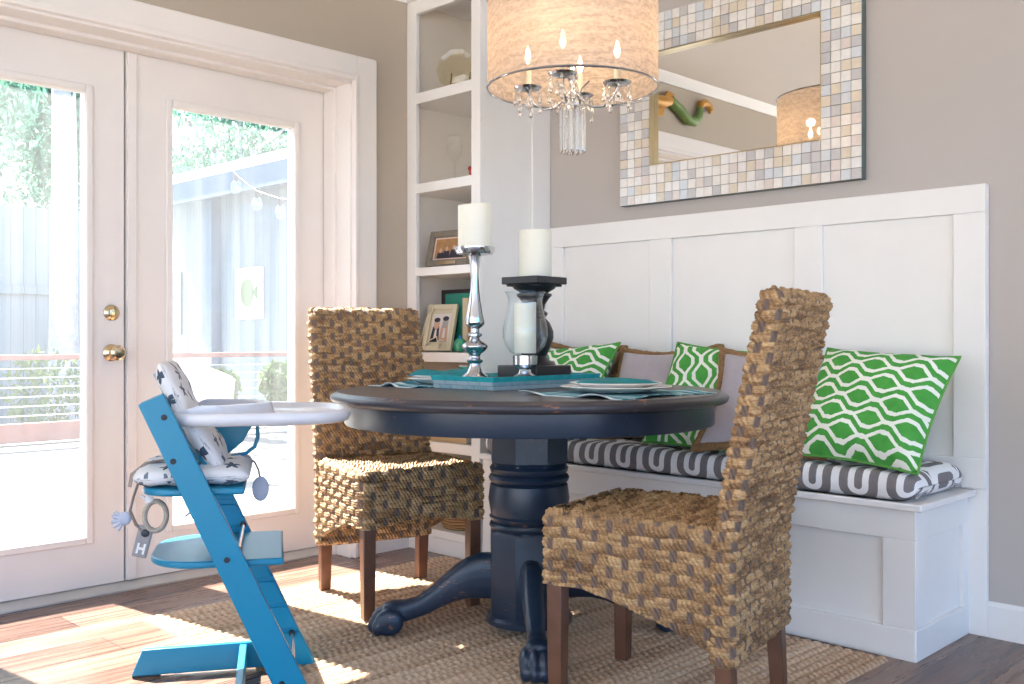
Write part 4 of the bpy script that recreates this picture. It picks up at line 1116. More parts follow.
# ---- candles and holders
def candle(label, loc, R, h, seed=0):
    t = thing('pillar_candle', label, 'candle', loc, 0, 'ivory pillar candles on the table')
    rng = random.Random(seed)
    m = MB(); rows = []
    for k_ in range(40):
        a = 2*PI*k_/40
        dz = 0.002*math.sin(a+seed)+0.0015*math.sin(2*a+1)
        rows.append([(r*math.cos(a), r*math.sin(a), z+(dz if z > h*0.9 else 0)) for r, z in ((0.001, 0), (R*0.97, 0), (R, 0.003), (R, h*0.5), (R, h-0.004), (R*0.97, h), (R*0.90, h-0.002), (R*0.80, h-0.012), (R*0.3, h-0.016), (0.001, h-0.016))])
    m.grid(rows, cu=True); m.build('wax_body', M['wax'], t, smooth=50)
    m = MB(); m.tube([(0, 0, h-0.017), (0.001, 0, h-0.008), (0.003, 0.001, h-0.001)], 0.0014, 6); m.build('wick', M['wick'], t)
    return t
ZT = TZ+0.0305                         # tray floor
c1 = thing('candlestick', 'tall turned silver candlestick on the tray', 'candlestick', (-2.405, 2.272, ZT))
m = MB(); m.lathe([(0.001, 0), (0.047, 0), (0.047, 0.004), (0.040, 0.012), (0.026, 0.022), (0.019, 0.040), (0.018, 0.050), (0.026, 0.055), (0.027, 0.062), (0.019, 0.067), (0.017, 0.074), (0.020, 0.082), (0.034, 0.092), (0.043, 0.103), (0.043, 0.110), (0.034, 0.119),
                   (0.019, 0.127), (0.016, 0.136), (0.024, 0.142), (0.024, 0.148), (0.015, 0.153), (0.015, 0.165), (0.025, 0.173), (0.032, 0.180), (0.033, 0.187), (0.028, 0.210), (0.020, 0.255), (0.015, 0.295), (0.0135, 0.330), (0.015, 0.365), (0.019, 0.396), (0.022, 0.406), (0.001, 0.407)], 36)
m.build('stem', M['silver'], c1, smooth=50)
m = MB(); m.lathe([(0.001, 0.406), (0.030, 0.407), (0.060, 0.412), (0.066, 0.424), (0.067, 0.434), (0.064, 0.435), (0.058, 0.422), (0.001, 0.420)], 40); m.build('drip_pan', M['silver'], c1, smooth=50)
candle('ivory pillar candle on the tall silver candlestick', (-2.405, 2.272, ZT+0.4215), 0.056, 0.152, 1)

c2 = thing('candle_holder', 'black turned wood candle holder with square plates, behind the hurricane lamp', 'candle holder', (-2.345, 2.495, ZT), math.radians(2))
m = MB(); m.box(-0.090, 0.090, -0.090, 0.090, 0.0, 0.042); m.build('base', M['black_wood'], c2, bevel=0.004)
m = MB(); m.lathe([(0.075, 0.0420), (0.070, 0.0514), (0.055, 0.0571), (0.042, 0.0731), (0.055, 0.1014), (0.066, 0.1344), (0.066, 0.1580), (0.054, 0.1863), (0.036, 0.2051), (0.046, 0.2136), (0.046, 0.2212), (0.034, 0.2287), (0.038, 0.2495), (0.052, 0.2711), (0.060, 0.2777), (0.060, 0.2853), (0.046, 0.2881), (0.070, 0.3023), (0.078, 0.3155)], 36); m.build('stem', M['black_wood'], c2, smooth=50)
m = MB(); m.box(-0.068, 0.068, -0.068, 0.068, 0.3098, 0.3174); m.box(-0.080, 0.080, -0.080, 0.080, 0.3174, 0.342); m.build('top_plate', M['black_wood'], c2, bevel=0.003)
candle('ivory pillar candle on the black square candle holder', (-2.340, 2.495, ZT+0.3425), 0.056, 0.158, 3)

c3 = thing('hurricane_lamp', 'clear glass hurricane lamp on a silver foot', 'hurricane lamp', (-2.262, 2.363, ZT))
m = MB(); m.lathe([(0.001, 0), (0.046, 0), (0.046, 0.004), (0.036, 0.012), (0.022, 0.020), (0.019, 0.032), (0.030, 0.042), (0.040, 0.048), (0.041, 0.077), (0.038, 0.079), (0.001, 0.077)], 36); m.build('foot', M['silver'], c3, smooth=50)
m = MB(); m.lathe([(0.001, 0.0775), (0.034, 0.0790), (0.050, 0.0890), (0.066, 0.1110), (0.074, 0.1390), (0.073, 0.1670), (0.066, 0.1990), (0.058, 0.2310), (0.055, 0.2530), (0.059, 0.2710), (0.066, 0.2850)], 44, cap=False); m.build('glass_shade', M['thin_glass'], c3, smooth=80)
m = MB(); m.tube([(0.066*math.cos(a), 0.066*math.sin(a), 0.285) for a in [2*PI*k/44 for k in range(44)]], 0.0016, 6, closed=True); m.build('glass_rim', M['thin_glass'], c3)
candle('ivory pillar candle inside the glass hurricane lamp', (-2.262, 2.363, ZT+0.085), 0.036, 0.165, 6)

# ================================================================== CHANDELIER
LX, LY = -2.105, 2.418
LZ = 1.748
cl = thing('chandelier', 'drum shade crystal chandelier hanging over the dining table', 'chandelier', (LX, LY, LZ))
SR = 0.272; SH = 0.285
m = MB(); P = []; U = []
for k in range(97):
    a = 2*PI*k/96
    P.append([(SR*math.cos(a), SR*math.sin(a), SH*j/10) for j in range(11)]); U.append([(SR*a, SH*j/10) for j in range(11)])
m.grid(P, uv=U); m.build('lamp_shade', M['shade'], cl, smooth=80)
for z in (0.0, SH):
    m = MB(); m.tube([(SR*math.cos(a), SR*math.sin(a), z) for a in [2*PI*k/96 for k in range(96)]], 0.0038, 8, closed=True); m.build('shade_ring', M['arm_chrome'], cl)
m = MB()
for k in range(3):
    a = 2*PI*k/3+0.4; m.tube([(0, 0, SH-0.03), (SR*math.cos(a), SR*math.sin(a), SH-0.002)], 0.003, 6)
m.build('spider', M['chrome'], cl)
m = MB(); m.lathe([(0.001, -0.045), (0.010, -0.040), (0.022, -0.025), (0.012, -0.012), (0.010, 0.02), (0.020, 0.035), (0.012, 0.05), (0.007, 0.06), (0.007, 0.50), (0.001, 0.50)], 20); m.build('stem', M['chrome'], cl)
m = MB(); m.lathe([(0.001, 0.74), (0.06, 0.735), (0.065, 0.79), (0.065, ZC-LZ-0.001), (0.001, ZC-LZ-0.001)], 28); m.tube([(0, 0, 0.50), (0, 0, 0.74)], 0.004, 8); m.build('ceiling_canopy', M['chrome'], cl)
def cut_drop(h, r):
    m = MB(); m.lathe([(0.0004, -h), (r*0.55, -h*0.92), (r, -h*0.70), (r*0.8, -h*0.45), (r*0.25, -h*0.08), (0.0006, 0)], 8); return m
yaw = math.radians(44.5)
Rv = Vector((math.cos(yaw), math.sin(yaw), 0)); Fv = Vector((-math.sin(yaw), math.cos(yaw), 0))
drop0 = None
def hang(loc, h=0.034, r=0.008, proto={}):
    key = (h, r)
    if key not in proto:
        o = cut_drop(h, r).build('crystal_drop', M['crystal'], cl, loc, smooth=0); proto[key] = o
        return o
    o = proto[key].copy(); o.location = loc; COL.objects.link(o); return o
for i, (rr, ff) in enumerate(((-0.038, -0.140), (0.140, -0.034), (0.034, 0.140), (-0.142, 0.034))):
    c = Rv*rr+Fv*ff; d = c.normalized()
    m = MB(); m.tube([d*0.010+Vector((0, 0, -0.012)), d*0.028+Vector((0, 0, -0.035)), d*0.060+Vector((0, 0, -0.060)), d*0.095+Vector((0, 0, -0.062)), d*0.127+Vector((0, 0, -0.040)), c+Vector((0, 0, -0.002))], 0.0036, 8)
    sp = [d*0.018+Vector((0, 0, -0.03)), d*0.032+Vector((0, 0, 0.0)), d*0.055+Vector((0, 0, 0.022))]
    m.tube(sp, 0.0026, 6)
    arm = m.build('arm', M['arm_chrome'], cl, smooth=60)
    m = MB(); m.lathe([(0.006, -0.004), (0.014, 0.0), (0.040, 0.005), (0.046, 0.012), (0.043, 0.012), (0.014, 0.006), (0.010, 0.010)], 24); m.xf(0, Matrix.Translation(c)); m.build('drip_cup', M['arm_chrome'], arm)
    m = MB(); m.lathe([(0.011, 0.006), (0.0105, 0.085), (0.004, 0.088), (0.001, 0.088)], 16); m.xf(0, Matrix.Translation(c)); m.build('candle_sleeve', M['wax'], arm)
    m = MB(); m.lathe([(0.002, 0.088), (0.008, 0.098), (0.0105, 0.110), (0.007, 0.126), (0.0008, 0.146)], 12); m.xf(0, Matrix.Translation(c)); m.build('bulb', M['bulb'], arm)
    L = bpy.data.lights.new('bulb_light', 'POINT'); L.energy = 0.30; L.color = (1.0, 0.74, 0.50); L.shadow_soft_size = 0.02
    lo = bpy.data.objects.new('bulb_light', L); COL.objects.link(lo); lo.location = Vector((LX, LY, LZ))+c+Vector((0, 0, 0.165))
    for q in range(7):
        a = 2*PI*q/7+i; p = c+Vector((0.042*math.cos(a), 0.042*math.sin(a), 0.004))
        m = None
        hang(p+Vector((0, 0, -0.002)), 0.016, 0.006); hang(p+Vector((0, 0, -0.018)), 0.034, 0.0078)
        if q % 2 == 0: hang(p*0.999+Vector((0, 0, -0.053)), 0.030, 0.0072)
    hang(c+Vector((0, 0, -0.010)), 0.05, 0.010)
rod = None
for ring, nn, zz in ((0.037, 11, -0.062), (0.020, 6, -0.066)):
    for q in range(nn):
        a = 2*PI*q/nn+0.2; p = Vector((ring*math.cos(a), ring*math.sin(a), zz))
        if rod is None:
            m = MB(); m.lathe([(0.0005, -0.146), (0.0065, -0.138), (0.0065, -0.008), (0.0005, 0.0)], 6); rod = m.build('crystal_rod', M['crystal'], cl, p, smooth=0)
        else:
            o = rod.copy(); o.location = p; COL.objects.link(o)
m = MB(); m.tube([(0.041*math.cos(a), 0.041*math.sin(a), -0.060) for a in [2*PI*k/24 for k in range(24)]], 0.003, 6, closed=True); m.tube([(0, 0, -0.04), (0.041, 0, -0.06)], 0.002, 6); m.tube([(0, 0, -0.04), (-0.041, 0, -0.06)], 0.002, 6); m.tube([(0, 0, -0.04), (0, 0.041, -0.06)], 0.002, 6); m.build('crystal_ring', M['chrome'], cl)
for q in range(10):
    a = 2*PI*q/10; hang(Vector((0.062*math.cos(a), 0.062*math.sin(a), -0.030-0.010*(q % 2))), 0.034, 0.0078)

# ================================================================== HIGH CHAIR
hc = thing('high_chair', 'turquoise wooden high chair with white tray by the French doors', 'high chair', (-2.272, 1.567, 0.003), math.radians(57.7))
W2 = 0.205
GROOVES = [0.10+0.075*i for i in range(9)]
def rail(sy):
    m = MB(); t = 0.022
    y0 = sy*W2; yin = y0-sy*0.012; yout = y0+sy*0.011
    lo, hi = min(yin, yout), max(yin, yout)
    m.prism([(-0.083, 0.0), (0.0, 0.0), (-0.379, 0.812), (-0.437, 0.786)], 'y', lo, hi)
    # inner face between the plate grooves
    fx = lambda z: -0.379*z/0.812; rx = lambda z: -0.083-0.354*z/0.786
    ys = sorted((yin, yin-sy*0.007)); zs = [0.0]+[g for g in GROOVES]
    for a, b in zip([0.004]+[g+0.013 for g in GROOVES], GROOVES+[0.770]):
        m.prism([(rx(a)+0.002, a), (fx(a)-0.002, a), (fx(b)-0.002, b), (rx(b)+0.002, b)], 'y', ys[0], ys[1])
    rl = m.build('side_rail', M['teal_paint'], hc, bevel=0.0025)
    m = MB(); m.prism([(-0.507, 0.004), (-0.03, 0.004), (-0.045, 0.080), (-0.478, 0.076)], 'y', lo, hi)
    rn = m.build('floor_runner', M['teal_paint'], hc, bevel=0.003)
    m = MB(); m.box(-0.505, -0.43, lo+0.002, hi-0.002, 0.0, 0.0045); m.build('foot_pad', M['black_plastic'], rn)
    m = MB()
    for s, z in ((0.377, 0.755), (0.356, 0.648), (0.231, 0.403), (0.100, 0.090)):
        b0 = m.mark(); m.lathe([(0.001, 0), (0.0075, 0), (0.0065, 0.003), (0.001, 0.003)], 14); m.xf(b0, Matrix.Translation((-s, yout, z)) @ Matrix.Rotation(-sy*PI/2, 4, 'X'))
    m.build('bolt_cap', M['black_plastic'], rl)
rail(1); rail(-1)
def rod_(x, z):
    m = MB(); m.tube([(x, -W2+0.012, z), (x, W2-0.012, z)], 0.0052, 10); r = m.build('cross_rod', M['chrome'], hc)
    m = MB(); m.tube([(x, W2-0.034, z), (x, W2-0.019, z)], 0.009, 10); m.tube([(x, -W2+0.019, z), (x, -W2+0.034, z)], 0.009, 10); m.build('end_cap', M['black_plastic'], r)
rod_(-0.205, 0.418); rod_(-0.070, 0.100)
bx('cross_bar', M['teal_paint'], (-0.215, -0.195, -W2+0.012, W2-0.012, 0.012, 0.075), hc, bevel=0.003)
def plate(name, x0, x1, z, th=0.018, half=0.188, round_r=0.09):
    """seat or foot plate, rounded at the rear"""
    pts = [(x1, -half), (x1, half)]
    for k in range(9):
        a = PI/2+PI/2*k/8; pts.append((x0+round_r+round_r*math.cos(a), half-round_r+round_r*math.sin(a)))
    for k in range(9):
        a = PI+PI/2*k/8; pts.append((x0+round_r+round_r*math.cos(a), -half+round_r+round_r*math.sin(a)))
    m = MB(); m.prism(pts, 'z', z, z+th); return m.build(name, M['teal_paint'], hc, bevel=0.006, seg=3)
plate('foot_plate', -0.425, -0.095, 0.378, round_r=0.13)
plate('seat_plate', -0.440, -0.190, 0.558)
# curved backrest shell of the baby insert
m = MB(); P = []; Q = []
for i in range(25):
    a = -0.85+1.70*i/24
    row = []
    for j in range(12):
        z = 0.600+0.255*j/11; k = j/11
        zz = z if abs(a) < 0.9 else min(z, 0.600+0.255*k*(1-0.62*min(1, (abs(a)-0.9)/0.6)))
        row.append((-0.284-0.125*k-0.095*math.cos(a)*0.75+0.060, 0.122*math.sin(a)/math.sin(0.85), zz))
    P.append(row)
m.grid(P); o = m.build('backrest', M['teal_paint'], hc, smooth=80); q = o.modifiers.new('t', 'SOLIDIFY'); q.thickness = 0.010; q.offset = 0
for z in (0.655, 0.745):
    xx = -0.055-0.455*z
    m = MB(); m.prism([(xx-0.020, z), (xx-0.006, z-0.004), (xx-0.026, z+0.042), (xx-0.040, z+0.046)], 'y', -W2+0.012, W2-0.012); m.build('back_slat', M['teal_paint'], hc, bevel=0.003)
m = MB(); m.prism([(-0.34, 0.735), (-0.30, 0.625), (-0.262, 0.606), (-0.205, 0.655), (-0.165, 0.725)], 'y', 0.166, 0.178); m.build('side_wing', M['teal_paint'], hc, bevel=0.004)
def soft_pad(name, pts, w, t, mat, parent, n=14):
    """padded strip following pts in xz, width w along y"""
    m = MB(); P = []; UU = []
    pts = [Vector(p) for p in pts]; L = len(pts)
    for i in range(L):
        d = (pts[min(i+1, L-1)]-pts[max(i-1, 0)]).normalized(); nrm = Vector((-d.y, d.x))
        e = min(i, L-1-i)/(L-1)*2; tt = t*(min(1, e*3.2+0.12))**0.5; ww = w*(1-0.10*(1-min(1, e*3))**2)
        ring = []; ur = []; al = sum((pts[j]-pts[j-1]).length for j in range(1, i+1))
        for k in range(n*2):
            a = 2*PI*k/(n*2); ca, sa = math.cos(a), math.sin(a)
            yy = ww/2*math.copysign(abs(ca)**0.5, ca); hh = tt/2*math.copysign(abs(sa)**0.75, sa)
            hh *= 1+0.10*math.sin(i*1.3+k*0.7)
            q = pts[i]+nrm*hh; ring.append((q.x, yy, q.y)); ur.append((al, yy+(0.4 if sa < 0 else 0)))
        P.append(ring); UU.append(ur)
    b = m.grid(P, cv=True, uv=UU); N = n*2
    m.f.append(tuple(range(b, b+N))[::-1]); m.mi.append(0); e = b+(L-1)*N; m.f.append(tuple(range(e, e+N))); m.mi.append(0)
    return m.build(name, mat, parent, smooth=80)
cs = thing('chair_cushion', 'star-print seat cushion with back flap fitted in the high chair', 'cushion', (-2.272, 1.567, 0.0), math.radians(57.7))
def lin(a, b, n): return [(a[0]+(b[0]-a[0])*i/n, a[1]+(b[1]-a[1])*i/n) for i in range(n+1)]
soft_pad('back_pad', [(-0.240, 0.600)]+lin((-0.256, 0.625), (-0.348, 0.770), 9)+lin((-0.356, 0.79), (-0.386, 0.860), 5)+[(-0.392, 0.876), (-0.396, 0.886)], 0.295, 0.056, M['stars'], cs)
soft_pad('seat_pad', [(-0.455, 0.600), (-0.445, 0.604)]+lin((-0.42, 0.606), (-0.21, 0.606), 10)+[(-0.190, 0.602), (-0.180, 0.598)], 0.345, 0.058, M['stars'], cs)
m = MB(); m.tube([(-0.300, -0.02, 0.636), (-0.37, -0.06, 0.641), (-0.43, -0.10, 0.637), (-0.462, -0.12, 0.612), (-0.468, -0.125, 0.58)], 0.010, 8, flat=(0.25, 1.0)); m.build('harness_strap', M['taupe_strap'], cs)
m = MB(); m.tube([(-0.310, -0.17, 0.570), (-0.312, -0.172, 0.545), (-0.318, -0.170, 0.520), (-0.332, -0.170, 0.510)], 0.010, 8, flat=(0.25, 1.0)); m.build('tie_strap', M['pale_grey'], cs)
# safety hoop
m = MB(); m.tube([(-0.172, 0.02, 0.742), (-0.163, 0.02, 0.715), (-0.162, 0.02, 0.680), (-0.170, 0.02, 0.655), (-0.192, 0.02, 0.638), (-0.230, 0.02, 0.630)], 0.0085, 10, flat=(0.6, 1.5)); m.build('crotch_bar', M['teal_paint'], hc, smooth=80)
# ---- tray
def tray_outline(grow, n=240):
    """closed outline in local xy; wide rounded front, concave cut at the rear for the child"""
    pts = []
    x0, x1, hw = -0.385, 0.075, 0.212
    cx = (x0+x1)/2; hl = (x1-x0)/2
    for k in range(n):
        a = 2*PI*k/n
        ca, sa = math.cos(a), math.sin(a)
        e = 0.62 if ca > 0 else 0.5
        x = cx+(hl+grow)*math.copysign(abs(ca)**e, ca); y = (hw+grow)*math.copysign(abs(sa)**0.62, sa)
        if ca < 0:
            cut = 0.245*max(0.0, 1-(y/0.152)**2)**0.5 if abs(y) < 0.152 else 0.0
            x = x+cut
        pts.append((x, y))
    return pts
m = MB()
secs = [(-0.012, 0.728), (0.0, 0.732), (0.006, 0.745), (0.004, 0.757), (-0.002, 0.762), (-0.014, 0.760), (-0.022, 0.750), (-0.030, 0.747)]
ol = [[(x, y, z) for x, y in tray_outline(g)] for g, z in secs]
nO = len(ol[0])
for i, ring in enumerate(ol):       # lift the rear rim round the cut-out
    ol[i] = [(x, y, z+(0.016 if (abs(y) < 0.150 and x < -0.12 and i in (3, 4, 5)) else 0)) for x, y, z in ring]
P = [[ol[j][k] for j in range(len(secs))] for k in range(nO)]
b = m.grid(P, cu=True); ns = len(secs)
# floors: stitch left to right (mirror pairs k <-> n-k)
m.f.append(tuple(b+k*ns for k in range(nO))[::-1]); m.mi.append(0); m.f.append(tuple(b+k*ns+ns-1 for k in range(nO))); m.mi.append(0)
m.build('tray', M['tray_white'], hc, smooth=60)
# ---- toys hanging from the chair
def L2W(p, z=None):
    c_, s_ = math.cos(math.radians(57.7)), math.sin(math.radians(57.7))
    return (-2.272+p[0]*c_-p[1]*s_, 1.567+p[0]*s_+p[1]*c_, p[2])
ty = thing('pacifier_clip', 'taupe toy strap with hand charm and grey H tag hanging off the high chair', 'toy strap', (-2.259, 1.588, 0.0), math.radians(57.7))
m = MB(); m.tube([(-0.462, -0.118, 0.612), (-0.474, -0.120, 0.585), (-0.484, -0.120, 0.555), (-0.492, -0.120, 0.520), (-0.478, -0.120, 0.485), (-0.460, -0.120, 0.470)], 0.011, 8, flat=(0.3, 1.0)); m.build('strap', M['taupe_strap'], ty)
m = MB(); m.ball((-0.505, -0.120, 0.502), 0.017, 12, 8, 0, (1.0, 0.45, 1.0))
for a in (140, 165, 190, 215, 240):
    r_ = math.radians(a); m.tube([(-0.505+0.012*math.cos(r_), -0.120, 0.500+0.012*math.sin(r_)), (-0.505+0.031*math.cos(r_), -0.120, 0.500+0.031*math.sin(r_))], [0.005, 0.0042], 8)
m.build('hand_charm', M['pale_grey'], ty)
m = MB(); m.tube([(-0.432+0.026*math.cos(a), -0.120+0.006*math.sin(a), 0.505+0.036*math.sin(a)) for a in [2*PI*k/24 for k in range(24)]], 0.011, 8, closed=True, flat=(0.6, 1.0)); m.build('ring', simple('beige_canvas', (0.46, 0.40, 0.33), 0.85, var=0.2, nscale=80), ty)
m = MB(); m.ball((-0.447, -0.118, 0.545), 0.012, 10, 8, 0, (1, .6, 1))
for a in (70, 110, 150): r_ = math.radians(a); m.tube([(-0.447, -0.118, 0.545), (-0.447+0.024*math.cos(r_), -0.118, 0.545+0.024*math.sin(r_))], 0.004, 6)
m.build('star_charm', M['white_felt'], ty)
m = MB(); b0 = m.mark(); m.box(-0.018, 0.018, -0.004, 0.004, -0.080, 0.0); m.xf(b0, Matrix.Translation((-0.452, -0.124, 0.482)) @ Matrix.Rotation(math.radians(14), 4, 'Y')); tg = m.build('tag', M['grey_tag'], ty, bevel=0.008, seg=3)
m = MB()
m.box(-0.010, -0.005, -0.0062, -0.004, -0.070, -0.044); m.box(0.005, 0.010, -0.0062, -0.004, -0.070, -0.044); m.box(-0.005, 0.005, -0.0062, -0.004, -0.060, -0.054)
m.xf(0, Matrix.Translation((-0.452, -0.124, 0.482)) @ Matrix.Rotation(math.radians(14), 4, 'Y')); m.build('letter', M['white_felt'], tg)
m = MB(); b0 = m.mark(); m.lathe([(0.001, 0), (0.010, 0), (0.008, 0.004), (0.001, 0.005)], 14); m.xf(b0, Matrix.Translation((-0.4555, -0.128, 0.464)) @ Matrix.Rotation(PI/2, 4, 'X')); m.build('snap', M['dark_metal'], tg)
dt = thing('cord_tag', 'grey oval tag on a cord hanging at the front of the high chair', 'tag', (-2.292, 1.535, 0.0), math.radians(57.7))
m = MB(); m.tube([(-0.168, 0.02, 0.640), (-0.150, 0.018, 0.632), (-0.132, 0.016, 0.616), (-0.122, 0.015, 0.595), (-0.119, 0.015, 0.575)], 0.0028, 6); m.build('cord', M['taupe_strap'], dt)
m = MB(); m.tube([(-0.165, 0.02, 0.638), (-0.146, 0.018, 0.622)], [0.006, 0.008], 8); m.build('clasp', M['grey_tag'], dt)
m = MB(); m.ball((-0.117, 0.015, 0.545), 0.034, 16, 10, 0, (0.66, 0.25, 1.0)); m.build('tag', M['pale_grey'], dt)

# ================================================================== OUTSIDE
m = MB(); m.box(-60, 40, -45, 45, -0.46, -0.40); struct(m.build('ground', M['ground']))
m = MB(); m.box(-10.1, -3.80, -4.0, 6.95, -0.16, -0.06); struct(m.build('deck', M['deck']))
rl = thing('deck_railing', 'redwood deck railing with horizontal steel cables beyond the French doors', 'railing', (-9.95, 2.5, -0.06))
m = MB(); m.box(-0.07, 0.07, -6.4, 4.3, 0.80, 0.85); m.build('top_rail', M['railing'], rl, bevel=0.006)
m = MB(); m.box(-0.03, 0.03, -6.4, 4.3, 0.02, 0.20); m.build('bottom_rail', M['railing'], rl, bevel=0.006)
for y in (-6.3, -4.2, -2.1, 0.0, 2.2, 4.2): bx('post', M['railing'], (-0.045, 0.045, y-0.045, y+0.045, 0.0, 0.80), rl, bevel=0.005)
for k in range(6):
    m = MB(); m.tube([(0, -6.4, 0.27+0.09*k), (0, 4.3, 0.27+0.09*k)], 0.006, 6); m.build('cable', M['cable'], rl)
fe = thing('fence', 'tall pale board fence across the yard, seen through the left door', 'fence', (-13.2, 3.5, -0.40))
bx('board_panel', M['fence'], (-0.03, 0.03, -9.0, 2.6, 0.05, 3.0), fe, bevel=0)
for y in (-8, -5.5, -3, -0.5, 2.0): bx('post', M['fence'], (0.03, 0.13, y-0.05, y+0.05, 0.0, 3.1), fe)
bx('fence_rail', M['fence'], (0.03, 0.07, -9.0, 2.6, 1.9, 2.0), fe)
sh = thing('shed', 'pale blue garden shed with slate eave beyond the deck', 'shed', (-12.0, 7.6, -0.40))
bx('wall', M['siding'], (-3.4, 4.2, 0.0, 3.4, 0.0, 3.55), sh, bevel=0)
m = MB(); m.prism([(-0.58, 3.62), (3.6, 4.7), (3.6, 4.84), (-0.62, 3.74)], 'x', -3.7, 4.6); m.build('roof', M['roofing'], sh)
bx('eave_board', M['eave'], (-3.7, 4.6, -0.58, -0.52, 3.32, 3.64), sh)
bx('downpipe', M['eave'], (-1.85, -1.55, -0.16, -0.002, 0.0, 3.50), sh)
bx('window_frame', M['eave'], (-3.2, -2.75, -0.03, 0.0, 1.4, 2.4), sh)
pa = thing('fish_plaque', 'white square plaque painted with a green leaf-shaped fish on the shed wall', 'wall art', (-12.72, 7.59, 1.22))
bx('board', M['paper'], (-0.36, 0.36, -0.03, 0.0, 0.0, 0.74), pa)
m = MB(); n = 20
m.prism([(-0.03+0.18*math.cos(2*PI*k/n), 0.38+0.20*math.sin(2*PI*k/n)) for k in range(n)], 'y', -0.036, -0.031); m.prism([(0.12, 0.38), (0.25, 0.27), (0.25, 0.49)], 'y', -0.036, -0.031); m.build('painted_fish', M['art_green'], pa)

def leaf_cloud(m, c, r, n, rng, size, flat=1.0):
    for _ in range(n):
        while True:
            p = Vector((rng.uniform(-1, 1), rng.uniform(-1, 1), rng.uniform(-1, 1)))
            if 0.25 < p.length < 1: break
        p = Vector((c[0]+p.x*r, c[1]+p.y*r, c[2]+p.z*r*flat))
        s = size*rng.uniform(0.6, 1.3)
        R = Euler((rng.uniform(0, 6.28), rng.uniform(0, 6.28), rng.uniform(0, 6.28))).to_matrix()
        vs = [p+R @ Vector(q) for q in ((-s, 0, 0), (0, -s*0.45, 0.1*s), (s, 0, 0), (0, s*0.45, 0.1*s))]
        m._add(vs, [(0, 1, 2, 3)])
def tree(label, x, y, z0, ht, cr, trunk_r, seed, n=1500):
    rng = random.Random(seed)
    t = thing('tree', label, 'tree', (x, y, z0), 0, 'trees beyond the fence')
    m = MB(); m.tube([(0, 0, 0), (0.05, 0.02, ht*0.3), (-0.04, 0.05, ht*0.6), (0.03, 0, ht*0.85)], [trunk_r, trunk_r*0.85, trunk_r*0.6, trunk_r*0.3], 10)
    for k in range(5):
        a = rng.uniform(0, 6.28); b = ht*rng.uniform(0.45, 0.7)
        m.tube([(0, 0, b), (cr*0.4*math.cos(a), cr*0.4*math.sin(a), b+0.5), (cr*0.8*math.cos(a), cr*0.8*math.sin(a), b+0.9)], [trunk_r*0.4, trunk_r*0.25, trunk_r*0.1], 6)
    m.build('trunk', M['bark'], t)
    m = MB()
    for k in range(12):
        a = rng.uniform(0, 6.28); rr = cr*rng.uniform(0.1, 0.75)
        leaf_cloud(m, (rr*math.cos(a), rr*math.sin(a), ht*rng.uniform(0.55, 1.0)), cr*rng.uniform(0.35, 0.5), n//12, rng, 0.10, 0.8)
    m.build('crown', M['leaf'], t, smooth=0, recalc=False)
tree('tall tree directly behind the pale trunk, over the fence', -20.5, 8.2, -0.4, 7.0, 2.6, 0.18, 1, 5200)
tree('broad tree at the left edge of the view, over the fence', -16.4, 4.4, -0.4, 5.6, 2.1, 0.15, 2, 6000)
tree('tall tree rising close behind the shed roof', -22.0, 12.8, -0.4, 8.4, 3.0, 0.2, 3, 6500)
tree('distant taller tree far behind the shed roof', -28.5, 16.2, -0.4, 10.5, 3.4, 0.2, 4, 6000)
t = thing('tree', 'thick pale tree trunk standing in front of the fence', 'tree', (-12.3, 4.80, -0.4))
m = MB(); m.tube([(0, 0, 0), (0.02, 0, 1.5), (-0.02, 0.03, 3.2), (0, 0, 5.2)], [0.20, 0.165, 0.15, 0.12], 14); m.build('trunk', M['bark'], t)
m = MB(); rng = random.Random(8); leaf_cloud(m, (0, 0, 5.6), 1.3, 900, rng, 0.10); m.build('crown', M['leaf'], t, smooth=0, recalc=False)
def potted(label, x, y, z, h, seed):
    rng = random.Random(seed)
    t = thing('potted_plant', label, 'plant', (x, y, z), 0, 'potted plants outside')
    m = MB(); m.lathe([(0.001, 0), (0.13, 0), (0.18, 0.28), (0.20, 0.30), (0.20, 0.33), (0.17, 0.33), (0.16, 0.29), (0.001, 0.28)], 24); m.build('pot', M['terracotta'], t)
    m = MB(); leaf_cloud(m, (0, 0, 0.30+h*0.5), h*0.5, 420, rng, 0.06, 1.0); m.build('foliage', M['leaf2'], t, smooth=0, recalc=False)
potted('potted flowering shrub beyond the railing at the left door', -11.6, 4.35, -0.40, 0.95, 3)
potted('potted shrub in front of the shed wall by the railing', -9.45, 6.0, -0.06, 0.45, 5)
potted('low potted plant on the deck beyond the deck chair', -9.3, 5.2, -0.06, 0.40, 7)
# patio chair
pc = thing('deck_chair', 'pale sling-back patio chair on the deck seen through the right door', 'chair', (-6.55, 3.45, -0.06), math.radians(-20))
m = MB(); P = []
for i in range(13):
    a = -1.25+2.5*i/12
    P.append([(0.25*math.cos(a)*1.0-0.02-0.10*(j/6), 0.29*math.sin(a)*(1+0.05*j/6), 0.40+0.44*j/6*(1-0.28*abs(a)/1.25)) for j in range(7)])
P = [[(-x, y, z) for x, y, z in r] for r in P]
m.grid(P); o = m.build('back_shell', M['tray_white'], pc, smooth=80); q = o.modifiers.new('t', 'SOLIDIFY'); q.thickness = 0.012
m = MB(); m.lathe([(0.001, 0.385), (0.26, 0.385), (0.275, 0.40), (0.26, 0.412), (0.001, 0.405)], 28); m.build('seat', M['tray_white'], pc)
for sx in (1, -1):
    for sy in (1, -1):
        m = MB(); m.tube([(sx*0.17, sy*0.17, 0.39), (sx*0.24, sy*0.24, 0.001)], [0.018, 0.013], 8); m.build('leg', M['cable'], pc)
st = thing('string_light', 'drooping string of clear globe bulbs outside the right door', 'string light', (-6.0, 3.63, 2.0))
